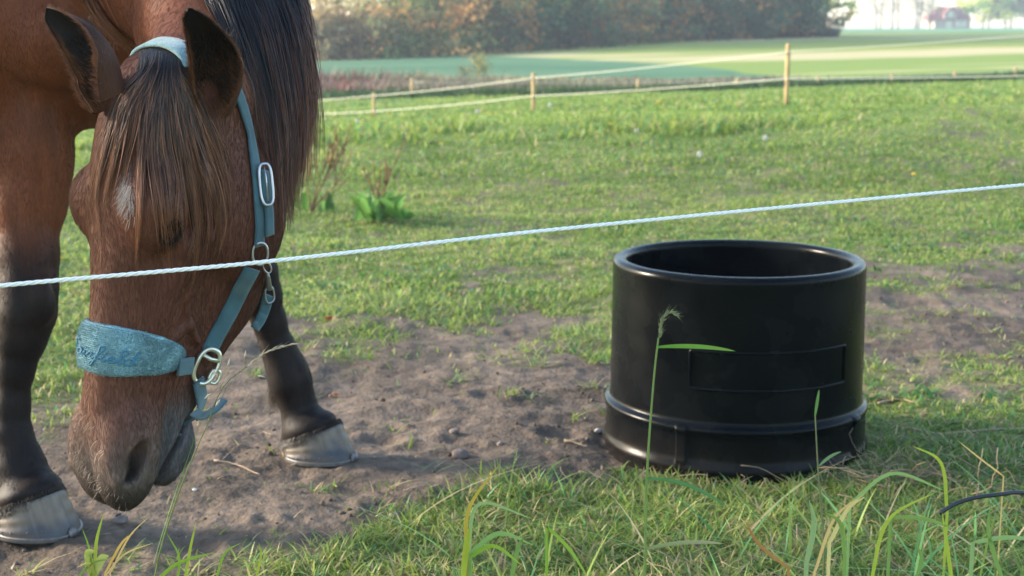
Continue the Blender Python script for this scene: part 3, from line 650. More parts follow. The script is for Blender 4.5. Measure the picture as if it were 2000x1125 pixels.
    for txt, zc in (('90', .365), ('80', .315)):
        G = MB()
        for k, ch in enumerate(txt):
            P = []
            for a, b_ in seg[ch]:
                t = np.pi - ((k * 1.35 + a - 1.2) * .0095 - .035) / .268; P.append((cx + .2672 * math.sin(t), cy - .2672 * math.cos(t), zc + (b_ - 1) * .011))
            G.add(*tube(spline(P, 24), .0011, 6))
        P = [(cx + .2672 * math.sin(np.pi - s), cy - .2672 * math.cos(np.pi - s), zc) for s in np.linspace(-.34, -.24, 5)]; G.add(*tube(P, .001, 6)); G.build('volume_mark', bm_, root)

tub()
# ------------------------------------------------------------------ white twisted fence cord in front
def near_cord():
    A = W(-420, 600, 1.66); B = W(2450, 320, 2.36); n = 1500
    mid = []
    keys = [(-420, 600, 1.66), (0, 558, 1.76), (480, 515, 1.87), (1000, 457, 1.98), (1500, 407.5, 2.10), (2000, 361, 2.22), (2450, 320, 2.36)]
    P = spline(np.array([W(*k) for k in keys]), n)
    T, N, Bn = frames(P); L = np.concatenate([[0], np.cumsum(np.linalg.norm(np.diff(P, axis=0), axis=1))])
    m = mat('white_polyrope', (.85, .84, .81), rough=.45, var=.06, vscale=300, bump=.5, bscale=900, bdist=.0008)
    root = tag(empty('fence_cord', P[n // 2]), 'white twisted cord strung across the whole view in front of the horse', 'cord')
    for k in range(3):
        a = -L / .034 * 2 * np.pi + k * 2.0944
        Q = P + .00142 * (np.cos(a)[:, None] * N + np.sin(a)[:, None] * Bn); v, f = tube(Q, .0015, 7); mk('strand', v, f, m, root)
near_cord()
# ------------------------------------------------------------------ single stalks, weeds, flowers, twigs
def leafblade(M, base, tip, wd, sag=.03, col=(.12, .26, .05), up=(0, 0, 1), col2=None, n=12, side=None):
    base, tip = np.asarray(base, float), np.asarray(tip, float); t = np.linspace(0, 1, n)[:, None]
    P = base + (tip - base) * t + np.array(up) * (4 * sag * t * (1 - t)); T = np.gradient(P, axis=0); T /= np.linalg.norm(T, axis=1)[:, None]
    sd = np.cross(T, side if side is not None else (0, 1, .3)); sd /= np.linalg.norm(sd, axis=1)[:, None] + 1e-9
    wv = wd / 2 * np.sin(np.pi * np.clip(t * .9 + .1, 0, 1)) ** .6; nn = np.cross(sd, T)
    V = np.concatenate([P - sd * wv, P - nn * wv * .3, P + sd * wv]); i = np.arange(n - 1)
    F = np.concatenate([np.stack([i, i + 1, n + i + 1, n + i], 1), np.stack([n + i, n + i + 1, 2 * n + i + 1, 2 * n + i], 1)])
    c = mix(np.array(col)[None], np.array(col2 if col2 is not None else col)[None], t[:, 0]); M.add(V, F, np.tile(c, (3, 1)))
def seedhead(M, P, rg, n, L, col, spread=.6, r=.0011):
    for k in range(n):
        t = k / n; i = min(int(t * (len(P) - 1)), len(P) - 2); b = P[i] + (P[i + 1] - P[i]) * (t * (len(P) - 1) - i); T = P[i + 1] - P[i]; T = T / np.linalg.norm(T)
        d = T + rg.normal(0, spread * .5, 3); d /= np.linalg.norm(d); a = b + d * .0015
        M.add(*tube([a, a + d * L * .3, a + d * L * .7, a + d * L], [r * .5, r, r * .8, r * .15], 5), np.array(col) * rg.uniform(.7, 1.2))
        M.add(*tube([a + d * L, a + d * L * 1.9 + rg.normal(0, .0006, 3)], [.00018, .0001], 3), np.array(col) * .9)
def stalks():
    rg = np.random.default_rng(90)
    GS = (.27, .38, .10)
    # tall rye-like stalk in front of the tub
    d = 2.10; pts = [(1256, 1200, d), (1260, 1080, d), (1263, 940, d), (1272, 800, d), (1281, 700, d), (1286, 660, d)]
    P = spline(np.array([W(*p) for p in pts]), 24); g = groundz(P[:1, 0], P[:1, 1])[0]
    root = tag(empty('seeding_grass_stalk', P[0]), 'tall green seeding grass stalk upright before the black tub', 'grass stalk')
    b = P[0].copy(); b[2] = min(g, b[2]) - .01; P = np.concatenate([[b], P])
    M = MB(); M.add(*tube(P, np.linspace(.0026, .0015, len(P)), 6), GS); M.build('stem', LEAF, root)
    H = spline(np.array([W(1286, 662, d), W(1289, 645, d), W(1296, 622, d - .003), W(1306, 611, d - .004), W(1322, 614, d - .004)]), 20)
    M = MB(); M.add(*tube(H, .0008, 5), (.2, .22, .09)); seedhead(M, H, rg, 46, .0075, (.30, .32, .15)); M.build('seed_head', DRY, root)
    M = MB(); leafblade(M, W(1284, 678, d), W(1437, 686, d - .03), .0075, .004, (.13, .30, .04), col2=(.2, .36, .06)); M.build('leaf', LEAF, root)
    M = MB(); leafblade(M, W(1262, 935, d), W(1420, 990, d - .03), .007, .012, (.10, .24, .08)); M.build('leaf', LEAF, root)
    M = MB(); leafblade(M, W(1258, 1073, d), W(1415, 1062, d - .05), .008, .006, (.25, .32, .12), col2=(.4, .36, .2)); M.build('leaf', LEAF, root)
    # shorter stalk with bent tip
    d = 2.35; P = spline(np.array([W(1610, 1080, d), W(1604, 990, d), W(1598, 920, d), W(1594, 850, d), W(1592, 810, d)]), 16); b = P[0].copy(); b[2] = groundz(P[:1, 0], P[:1, 1])[0] - .01
    root = tag(empty('grass_shoot', b), 'thin pale grass shoot with a bent tip, right of the tub panel', 'grass stalk')
    M = MB(); M.add(*tube(np.concatenate([[b], P]), np.linspace(.0022, .0011, 17), 6), (.25, .28, .12)); M.build('stem', LEAF, root)
    M = MB(); leafblade(M, W(1592, 812, d), W(1600, 760, d), .005, .0, (.13, .26, .06)); M.build('leaf', LEAF, root); M = MB(); leafblade(M, W(1600, 910, d), W(1644, 882, d - .03), .006, .004, (.2, .32, .14)); M.build('leaf', LEAF, root)
    # oat-like stalk in front of the horse muzzle
    d = 1.98; P = spline(np.array([W(292, 1190, d), (W(312, 1080, d)), W(350, 960, d), W(400, 840, d), W(445, 745, d), W(482, 716, d)]), 26)
    b = P[0].copy(); b[2] = min(b[2], groundz(P[:1, 0], P[:1, 1])[0]) - .01
    root = tag(empty('oat_grass_stalk', b), 'slender oat grass stalk with dry spikelets leaning before the muzzle', 'grass stalk')
    M = MB(); M.add(*tube(np.concatenate([[b], P]), np.linspace(.0016, .0005, 27), 5), (.22, .27, .08)); M.build('stem', LEAF, root)
    H = spline(np.array([W(482, 716, d), W(515, 690, d), W(545, 678, d), W(575, 671, d)]), 14)
    M = MB(); M.add(*tube(H, .0004, 4), (.45, .35, .2)); seedhead(M, H, rg, 18, .009, (.62, .5, .33), .35, .0012)
    for (a, b2) in [((430, 760), (445, 716)), ((430, 760), (424, 735)), ((455, 738), (430, 780)), ((462, 730), (503, 733)), ((440, 745), (412, 768)), ((470, 722), (478, 700))]:
        Q = np.array([W(*a, d), W((a[0] + b2[0]) / 2 + 3, (a[1] + b2[1]) / 2 - 3, d - .004), W(*b2, d - .006)]); M.add(*tube(Q, .0003, 3), (.45, .4, .2)); D_ = Q[2] - Q[1]; D_ /= np.linalg.norm(D_)
        M.add(*tube([Q[2], Q[2] + D_ * .004, Q[2] + D_ * .008, Q[2] + D_ * .012], [.0004, .0016, .0012, .0002], 5), (.6, .5, .36))
    M.build('seed_head', DRY, root)
    M = MB(); leafblade(M, W(300, 1100, d), W(405, 800, d + .03), .005, .01, (.15, .30, .06), side=(1, .2, 0)); M.build('leaf', LEAF, root); M = MB(); leafblade(M, W(318, 1060, d), W(430, 705, d + .04), .003, .006, (.13, .22, .07), side=(1, .2, 0)); M.build('leaf', LEAF, root)
    # tufts of long blades
    def tuft(label, blades_, d):
        c = W(*blades_[0][0], d); g = groundz(c[None, 0], c[None, 1])[0]; c[2] = g
        root = tag(empty('grass_tuft', c), label, 'grass tuft'); M = MB()
        for (a, m_, b2, wd, col) in blades_:
            P = spline(np.array([W(*a, d), W(*m_, d - .02), W(*b2, d - .05)]), 14); P0 = P[0].copy(); P0[2] = min(P0[2], g) - .01; P = np.concatenate([[P0], P]); n = len(P)
            T = np.gradient(P, axis=0); T /= np.linalg.norm(T, axis=1)[:, None]; sdv = np.cross(T, (.15, 1, .1)); sdv /= np.linalg.norm(sdv, axis=1)[:, None]
            t = np.linspace(0, 1, n)[:, None]; wv = wd / 2 * np.sin(np.pi * np.clip(t * .8 + .2, 0, 1)) ** .7; nn = np.cross(sdv, T); i = np.arange(n - 1)
            M.add(np.concatenate([P - sdv * wv, P - nn * wv * .35, P + sdv * wv]), np.concatenate([np.stack([i, i + 1, n + i + 1, n + i], 1), np.stack([n + i, n + i + 1, 2 * n + i + 1, 2 * n + i], 1)]), np.minimum(np.array(col) * [2.5, 1.65, 1.15], .8))
        M.build('blade', LEAF, root)
    G1, G2, G3, ST = (.11, .26, .04), (.09, .21, .07), (.17, .3, .05), (.45, .33, .18)
    tuft('broad green blades, one arching over with dry orange tip, left of the tub', [((912, 1100), (914, 1000), (975, 907), .006, (.22, .24, .05)), ((914, 1100), (935, 985), (1045, 1015), .006, (.13, .27, .14)), ((918, 1080), (975, 1042), (1045, 1066), .008, (.10, .25, .10)), ((905, 1120), (912, 1060), (918, 1028), .010, G3), ((915, 1090), (960, 1066), (1022, 1106), .007, G1), ((1068, 1028), (1110, 1070), (1150, 1130), .006, G1), ((1000, 1120), (1012, 1070), (1022, 1050), .007, G2)], 2.2)
    tuft('tuft of upright green blades below the muzzle', [((360, 1140), (370, 1080), (383, 1020), .005, G3), ((345, 1140), (350, 1090), (325, 1040), .004, G1), ((420, 1140), (440, 1080), (470, 1060), .004, G1), ((500, 1130), (510, 1080), (505, 1060), .004, G3), ((300, 1140), (340, 1105), (420, 1078), .006, G1)], 2.3)
    tuft('two upright bright blades near the left hoof', [((186, 1140), (188, 1060), (202, 1004), .006, G3), ((178, 1140), (176, 1080), (160, 1030), .004, G1), ((150, 1130), (180, 1100), (215, 1092), .004, G2)], 2.3)
    tuft('dry straw coloured blades bent over near the left hoof', [((205, 1120), (240, 1058), (262, 1040), .004, (.5, .3, .1)), ((215, 1120), (255, 1045), (290, 1010), .003, ST), ((208, 1122), (240, 1085), (300, 1060), .003, ST)], 2.3)
    tuft('clump of coarse blades at the bottom right', [((1700, 1140), (1740, 1010), (1830, 960), .006, G3), ((1860, 1140), (1850, 1070), (1840, 1000), .006, G3), ((1960, 1140), (1930, 1030), (1935, 985), .007, G2), ((1590, 1120), (1640, 1000), (1690, 965), .005, (.3, .3, .16)), ((1575, 1100), (1590, 1020), (1580, 975), .009, (.12, .25, .14)), ((1540, 1110), (1480, 1060), (1455, 1015), .006, (.17, .13, .06)), ((1620, 1060), (1660, 990), (1690, 970), .007, (.3, .36, .2)), ((1740, 1010), (1800, 1012), (1870, 1035), .007, G2), ((1900, 1060), (1960, 1050), (2040, 1055), .008, (.12, .26, .13)), ((1790, 1130), (1800, 1090), (1785, 1060), .006, G2), ((1650, 1090), (1640, 1020), (1610, 1000), .007, G2)], 2.2)
    tuft('arched pale green blade with a curled tip right of the tub', [((1850, 1000), (1835, 900), (1780, 870), .006, G3), ((1660, 985), (1740, 925), (1850, 960), .007, (.12, .27, .12)), ((1960, 930), (1920, 900), (1870, 860), .003, ST)], 2.5)
    tuft('small seedling with rounded leaves near the left hoof', [((180, 1125), (170, 1100), (150, 1108), .014, (.2, .32, .12)), ((180, 1120), (172, 1082), (185, 1075), .014, (.18, .3, .1)), ((182, 1122), (200, 1090), (212, 1085), .014, (.2, .32, .12))], 2.3)
stalks()
def dock(label, px, py, D, stems, leaves, seed):
    rg = np.random.default_rng(seed); x = (px - 1000) / FPX * D; z = float(groundz(np.array([x]), np.array([D]))[0])
    root = tag(empty('dock_weed', (x, D, z)), label, 'weed', 'old dock weeds in the pasture'); s = D / FPX; M = MB()
    for dx, dy, nb in stems:
        P = spline(np.array([[x, D, z], [x + dx * s * .35, D, z + dy * s * .45], [x + dx * s, D + rg.normal(0, .05), z + dy * s]]), 12); M.add(*tube(P, np.linspace(.005, .002, 12), 6), (.26, .12, .08))
        for k in range(nb):
            t = rg.integers(4, 11); a = P[t]; d_ = np.array([rg.normal(0, .6) + np.sign(dx) * .3, rg.normal(0, .3), 1]); d_ /= np.linalg.norm(d_); L = rg.uniform(.08, .2)
            Q = spline(np.array([a, a + d_ * L * .5, a + d_ * L + [0, 0, .03]]), 6); M.add(*tube(Q, .003, 5), (.25, .15, .07))
            for q in range(7): c = Q[rg.integers(1, 6)] + rg.normal(0, .005, 3); M.add(*tube([c, c + rg.normal(0, .007, 3)], [.004, .002], 5), np.array([.34, .19, .09]) * rg.uniform(.6, 1.2))
    M.build('stem', DRY, root); M = MB()
    for k in range(leaves):
        a = rg.uniform(0, 6.28); L = rg.uniform(.06, .14); b = np.array([x + rg.normal(0, .05), D + rg.normal(0, .04), z + .01])
        leafblade(M, b, b + np.array([math.cos(a) * L, math.sin(a) * L, rg.uniform(.02, .14)]), rg.uniform(.026, .045), .02, np.array([.11, .22, .05]) * rg.uniform(.8, 1.6))
    M.build('leaf', LEAF, root)
dock('dried brown dock weed branching beside the horse mane', 605, 440, 7.6, [(80, 150, 9), (-10, 90, 5), (35, 105, 6), (55, 60, 4)], 5, 1)
dock('leafy dock weed with a single tall reddish stem', 735, 440, 7.3, [(65, 180, 2), (-15, 105, 1), (10, 120, 3)], 44, 2)
def dandelions():
    wm = mat('dandelion_fluff', (.75, .76, .72), rough=.9, trans=.4); ym = mat('dandelion_petal', (.75, .5, .02), rough=.6); rg = np.random.default_rng(3)
    for kind, px, py, D, lb in [('w', 1075, 205, 12.5, 'white dandelion clock by the middle fence post'), ('w', 1243, 256, 11.0, 'white dandelion clock left of the tallest post'), ('w', 1495, 269, 9.6, 'white dandelion clock in the lawn above the cord'), ('w', 1367, 301, 8.9, 'white dandelion clock lowest on the lawn'),
         ('w', 698, 236, 12.3, 'white dandelion clock beside a yellow flower at the left crest'), ('w', 932, 218, 12.3, 'white dandelion clock between the two left posts'), ('y', 707, 237, 12.1, 'yellow dandelion beside a white clock at the left crest'), ('y', 958, 225, 12.0, 'yellow dandelion on the crest left of the middle post'), ('y', 862, 281, 9.8, 'yellow dandelion on the slope below the crest'),
         ('y', 1193, 243, 11.2, 'yellow dandelion right of the middle post'), ('y', 1785, 341, 8.6, 'yellow dandelion in the lawn just above the cord at right'), ('y', 115, 505, 5.4, 'yellow dandelion between the horse leg and face'), ('y', 1286, 200, 12.4, 'yellow dandelion at the crest right of a white clock')]:
        c = W(px, py, D); z = float(terrain(np.array([c[0]]), np.array([c[1]]))[0])
        root = tag(empty('dandelion', (c[0], c[1], z)), lb, 'flower', 'white dandelion clocks' if kind == 'w' else 'yellow dandelions')
        mk('stem', *tube([[c[0], c[1], z - .02], [c[0] + .004, c[1], (z + c[2]) / 2], c], .0015, 5), LEAFG, root)
        M = MB(); r = .018 if kind == 'w' else .016
        if kind == 'w':
            for k in range(90):
                d = rg.normal(0, 1, 3); d /= np.linalg.norm(d); M.add(*tube([c + d * .003, c + d * r * .8, c + d * r], [.0004, .0008, .0028], 4))
        else:
            for k in range(44):
                a = k * 2.4; q = (k / 44) ** .5; d = np.array([math.cos(a) * q, math.sin(a) * q, .8 - .6 * q]); M.add(*tube([c, c + d * r * .7, c + d * r], [.001, .0028, .0015], 4))
        M.build('flower_head', wm if kind == 'w' else ym, root)
LEAFG = mat('green_stem', (.12, .2, .06), rough=.6)
dandelions()
def small_things():
    rg = np.random.default_rng(8); BK = mat('black_rubber', (.02, .022, .026), rough=.45)
    P = [W(1835, 1003, 2.42), W(1862, 986, 2.42), W(1905, 972, 2.42), W(1950, 966, 2.42), W(1985, 962, 2.43), W(2060, 975, 2.45)]; P = spline(np.array(P), 40)
    g = groundz(P[:, 0], P[:, 1]); 
    tag(mk('cable', *tube(P, .0036, 10), BK), 'black cable looping out of the grass at the right', 'cable')
    TW = mat('twig', (.33, .24, .16), rough=.9, var=.2, vscale=60)
    def gp(px, py, h=.004):
        r = rays(np.array([px]), np.array([py]))[0]; t = (0 - CAMZ) / r[2]; p = CO + r * t
        for _ in range(6): gz = groundz(p[:1], p[1:2])[0]; t = (gz - CAMZ) / r[2]; p = CO + r * t
        p[2] += h; return p
    for lb, pts, rr in [('straight dry twig on the soil between the hooves', [(418, 901), (455, 908), (492, 924), (508, 931)], .0022), ('short dry twig lying under the longer one by the chin', [(436, 900), (455, 882), (472, 868)], .0015), ('dry root crossing the grass at the right edge', [(1770, 838), (1830, 850), (1880, 848), (1940, 842), (2030, 838)], .004),
                        ('pale twig lying at the left foot of the tub', [(1102, 862), (1125, 868), (1148, 876)], .003), ('curled dead stem on the soil below the chin', [(485, 850), (510, 846), (530, 852)], .0015), ('thin dead stem near the lower turf edge', [(788, 962), (815, 955), (840, 948)], .0015), ('straw bits on the soil left of the tub', [(1130, 925), (1160, 930), (1185, 944)], .0022),
                        ('fallen twig in the right bare patch', [(1715, 790), (1750, 783), (1790, 788)], .003)]:
        P = spline(np.array([gp(*q) for q in pts]), 14); P[:, 2] += rg.normal(0, .0008, 14)
        M = MB(); M.add(*tube(P, rr * np.linspace(1.1, .6, 14), 6)); k = P[8]; M.add(*tube([k, k + np.array([.012, .01, .006])], [rr * .6, rr * .3], 5))
        tag(M.build('twig', TW), lb, 'twig', 'dry twigs on the ground')
    import bmesh
    def stone(px, py, r, col, lb, name='stone', grp='stones on the soil'):
        c = gp(px, py, r * .25); bm = bmesh.new(); bmesh.ops.create_icosphere(bm, subdivisions=3, radius=1); v = np.array([x.co[:] for x in bm.verts]); f = np.array([[x.index for x in q.verts] for q in bm.faces]); bm.free()
        v = v * (1 + .35 * fbm(v[:, 0] * 1.1 + px, v[:, 1] * 1.1, v[:, 2] * 1.1, o=3, seed=px)[:, None]) * np.array([1.1, .9, .65]) * r
        tag(mk(name, v + c, f, mat('stone_face', col, rough=.9, var=.25, vscale=60, bump=.5, bscale=150)), lb, name.replace('_', ' '), grp)
    stone(237, 1019, .013, (.15, .12, .11), 'rounded clod like stone below the muzzle')
    stone(770, 1010, .011, (.2, .17, .15), 'grey stone at the lower edge of the soil')
    stone(888, 845, .012, (.17, .13, .11), 'brown lump of earth in the middle of the soil')
    stone(1168, 843, .009, (.42, .4, .38), 'pale whitish pebble left of the tub')
    stone(380, 957, .004, (.8, .8, .8), 'tiny white pebble beside the chin')
    stone(978, 870, .010, (.18, .14, .12), 'small clod right of the middle lump')
    stone(900, 892, .019, (.14, .105, .09), 'large broken clod near the soil centre')
    stone(640, 903, .006, (.2, .17, .15), 'pebble beside the right hoof')
    stone(870, 577, .009, (.2, .17, .15), 'dark stone among the thin grass')
    # fallen leaves
    for lb, px, py, s, c in [('curled red brown fallen leaf right of the halter', 642, 628, .016, (.35, .09, .04)), ('small fallen reddish leaf on the thin grass', 880, 575, .010, (.28, .12, .09)), ('tan fallen leaf on the soil by the right hoof', 655, 778, .013, (.42, .25, .16)), ('small tan fallen leaf on the far soil', 1010, 842, .01, (.4, .28, .2)), ('withered leaf among the right bare patch', 1745, 745, .012, (.3, .2, .12))]:
        c0 = gp(px, py, .006); M = MB()
        for k in range(5): a = -1.2 + k * .6; leafblade(M, c0, c0 + np.array([math.sin(a) * s, .3 * s, math.cos(a) * s * .7]), s * .7, .003, c, n=6)
        tag(M.build('fallen_leaf', DRY), lb, 'leaf', 'fallen leaves')
small_things()
print('props', time.time() - T0)
# ------------------------------------------------------------------ horse: one implicit surface, meshed with surface nets
H0 = W(226, 106, 1.975); _a = np.array([-.112, -.085, -1.0]); AX = _a / np.linalg.norm(_a)
_n = np.array([-math.sin(R(40)), -math.cos(R(40)), 0]); NX = _n - AX * (_n @ AX); NX /= np.linalg.norm(NX); SX = np.cross(AX, NX)
if SX[0] < 0: SX = -SX
def hw(a, n, s): return H0 + AX * a + NX * n + SX * s       # head coordinates -> world
def _tab(rows):
    rows = np.array(rows, float); x = np.linspace(rows[0, 0], rows[-1, 0], 300); k = np.hanning(25)[1:-1]; k /= k.sum()
    return x, [np.convolve(np.pad(np.interp(x, rows[:, 0], rows[:, i]), 11, 'edge'), k, 'valid') for i in range(1, rows.shape[1])]
HT = _tab([  # along, face line, back line, half width front, half width back
 (-.03, -.075, -.15, .045, .04), (0, -.035, -.18, .064, .056), (.05, -.004, -.215, .068, .070), (.10, .006, -.245, .080, .082), (.16, .010, -.272, .087, .088), (.21, .006, -.285, .090, .088), (.26, .000, -.288, .086, .082),
 (.31, -.003, -.288, .075, .070), (.345, -.004, -.286, .068, .058), (.377, -.004, -.270, .064, .050), (.41, -.004, -.240, .061, .045), (.45, -.004, -.212, .060, .042), (.49, -.004, -.192, .060, .040), (.53, -.006, -.168, .060, .040), (.57, -.014, -.152, .056, .038), (.60, -.028, -.134, .049, .034), (.63, -.046, -.112, .037, .026), (.660, -.064, -.094, .018, .013)])
def smin(a, b, k):
    h = np.clip(.5 + .5 * (b - a) / k, 0, 1); return b + (a - b) * h - k * h * (1 - h)
def smax(a, b, k): return -smin(-a, -b, k)
def ell(P, c, r, F=None):
    q = P - np.asarray(c)
    if F is not None: q = q @ np.asarray(F).T
    r = np.asarray(r); k0 = np.linalg.norm(q / r, axis=-1); k1 = np.linalg.norm(q / r**2, axis=-1) + 1e-9
    return k0 * (k0 - 1) / k1
def cap(P, a, b, ra, rb):
    a, b = np.asarray(a), np.asarray(b); ab = b - a; t = np.clip(((P - a) @ ab) / (ab @ ab), 0, 1)
    return np.linalg.norm(P - a - t[..., None] * ab, axis=-1) - (ra + (rb - ra) * t)
def chain(P, pts, k=.02):
    d = None
    for (p, r), (q, r2) in zip(pts[:-1], pts[1:]):
        e = cap(P, p, q, r, r2); d = e if d is None else smin(d, e, k)
    return d
def headsdf(P):
    q = P - H0; a = q @ AX; n = q @ NX; s = q @ SX; sa = np.abs(s)
    x, (nf, nb, wf, wb) = HT
    ac = np.clip(a, x[0], x[-1]); NF = np.interp(ac, x, nf); NB = np.interp(ac, x, nb); WF = np.interp(ac, x, wf); WB = np.interp(ac, x, wb)
    c = (NF + NB) / 2; hd = (NF - NB) / 2; y = (n - c) / hd; t = sst(-.6, .75, y); wd = WB + (WF - WB) * t
    pw = 2.35; r = (np.abs(s / wd) ** pw + np.abs(y) ** pw) ** (1 / pw)
    d = (r - 1) * np.minimum(wd, hd) * .85
    d = smax(d, np.maximum(a - .652, -.022 - a), .03)
    L = np.stack([a, n, sa], -1)
    # forehead, brow ridge, eye
    d = smin(d, ell(L, (.198, -.032, .066), (.034, .028, .036)), .03)
    d = smin(d, ell(L, (.218, -.040, .071), (.040, .026, .026)), .034)
    d = smax(d, -ell(L, (.135, -.052, .110), (.030, .024, .012)), .03)            # hollow above the eye
    d = smax(d, -ell(L, (.310, -.045, .098), (.05, .035, .02)), .035)
    d = smin(d, ell(L, (.232, -.045, .076), (.026, .020, .026)), .014)
    d = smax(d, -ell(L, (.234, -.045, .100), (.015, .010, .014)), .006)
    # facial crest, cheek disc, jaw line
    d = smin(d, cap(L, (.255, -.085, .078), (.375, -.070, .052), .012, .007), .022)
    d = smin(d, ell(L, (.215, -.195, .055), (.085, .075, .040)), .04)
    d = smax(d, -ell(L, (.375, -.150, .078), (.075, .035, .020)), .04)
    # nasal bones: slightly hollow sides
    d = smax(d, -ell(L, (.44, -.055, .086), (.08, .022, .020)), .04)
    # nostril flare, wing and hole
    d = smin(d, ell(L, (.555, -.052, .044), (.056, .040, .026)), .03)
    d = smin(d, ell(L, (.600, -.058, .024), (.038, .030, .029)), .03)
    F = np.array([[.95, .31, 0], [-.31, .95, 0], [0, 0, 1]])
    d = smin(d, ell(L, (.566, -.066, .053), (.042, .011, .016), F), .010)
    d = smax(d, -ell(L, (.566, -.043, .068), (.033, .0150, .034), F), .007)
    d = smin(d, ell(L, (.574, -.030, .053), (.026, .009, .012), F), .008)
    # lower lip and chin
    d = smin(d, ell(L, (.565, -.158, 0), (.040, .028, .033)), .022)
    d = smin(d, ell(L, (.597, -.140, 0), (.026, .022, .029)), .016)
    # mouth slit
    m = np.minimum(cap(L[..., :2], (.520, -.158), (.556, -.139), .0038, .0034), cap(L[..., :2], (.556, -.139), (.615, -.110), .0034, .006))
    m = np.minimum(m, cap(L[..., :2], (.608, -.113), (.655, -.120), .004, .012))
    d = smax(d, -m, .007)
    for k in range(5):                                                     # creases of the lower lip
        aa = .528 + k * .0085; cz = cap(L, (aa, -.150, .045), (aa + .014, -.172, .038), .0012, .0012); d = smax(d, -cz, .005)
    for k in range(4):                                                     # folds between nostril and lips
        n0 = -.072 - k * .014; d = smax(d, -cap(L, (.535 + .008 * k, n0, .066 - .004 * k), (.590 - .006 * k, n0 - .012, .056 - .004 * k), .0016, .0016), .007)
    d = smax(d, -cap(L, (.455, -.105, .060), (.575, -.098, .056), .0022, .0028), .016)
    # veins of the cheek
    for p, q_ in [((.33, -.110, .058), (.372, -.125, .054)), ((.372, -.125, .054), (.385, -.108, .051)), ((.372, -.125, .054), (.398, -.150, .045)), ((.385, -.108, .051), (.43, -.085, .047)), ((.15, -.10, .098), (.24, -.115, .094)), ((.24, -.115, .094), (.33, -.110, .058))]:
        d = smin(d, cap(L, p, q_, .0045, .0045), .009)
    return d
F3 = lambda v: np.asarray(v, float)
FWD = F3((.93, .36, 0)); FWD /= np.linalg.norm(FWD); LFT = F3((-FWD[1], FWD[0], 0)); UPV = F3((0, 0, 1.)); BF = np.stack([FWD, LFT, UPV])
LEG_R = [(W(70, 60, 2.980), 0.1500), (W(45, 200, 2.950), 0.1150), (W(48, 300, 2.919), 0.0887), (W(50, 400, 2.897), 0.0710), (W(54, 500, 2.876), 0.0572), (W(55, 560, 2.867), 0.0544), (W(52, 610, 2.866), 0.0546), (W(42, 660, 2.870), 0.0455), (W(30, 720, 2.876), 0.0343), (W(25, 790, 2.884), 0.0303), (W(25, 850, 2.890), 0.0356), (W(38, 905, 2.891), 0.0452), (W(44, 925, 2.889), 0.0443), (W(62, 962, 2.886), 0.0412), (W(72, 995, 2.882), 0.0529), (W(76, 1012, 2.880), 0.0530)]
LEG_L = [(W(290, 60, 3.000), 0.1500), (W(330, 190, 3.000), 0.1150), (W(385, 300, 3.075), 0.0860), (W(440, 420, 3.153), 0.0656), (W(475, 490, 3.215), 0.0537), (W(492, 530, 3.238), 0.0539), (W(508, 575, 3.263), 0.0458), (W(525, 625, 3.288), 0.0356), (W(545, 680, 3.311), 0.0347), (W(560, 720, 3.324), 0.0433), (W(568, 748, 3.328), 0.0455), (W(582, 790, 3.336), 0.0383), (W(592, 826, 3.342), 0.0427), (W(598, 850, 3.350), 0.0481)]
BC = F3((-1.58, 2.79, 1.18)); RC = BC - FWD * .62 + F3((0, 0, .06))
def hind(side, fwd):
    h = RC + LFT * side * .16; g = lambda f, l, z: F3((RC + FWD * (f + fwd) + LFT * side * l)[:2].tolist() + [z])
    return [(g(.02, .14, 1.15), .2), (g(.10, .17, .85), .13), (g(.0, .16, .68), .08), (g(-.17, .15, .52), .052), (g(-.15, .15, .44), .045), (g(-.13, .15, .30), .032), (g(-.12, .15, .19), .042), (g(-.08, .15, .13), .036), (g(-.05, .15, .085), .046)]
LEG_HR = hind(-1, .12); LEG_HL = hind(1, -.12)
cR = W(78, 1012, 2.87); cR = F3((cR[0] - .012, cR[1], 0)); cL = W(618, 868, 3.33); cL = F3((cL[0], cL[1], 0))
def gz(x, y): return float(groundz(np.array([x]), np.array([y]))[0])
cR[2] = gz(cR[0], cR[1]) + .002; cL[2] = gz(cL[0], cL[1]) + .004
TR = F3((.88, -.47, 0)); TR /= np.linalg.norm(TR); TL = F3((.90, -.43, 0)); TL /= np.linalg.norm(TL)
CORO = [(cR + UPV * .070 - TR * .012, TR, .061), (cL + UPV * .067 - TL * .012, TL, .058)]
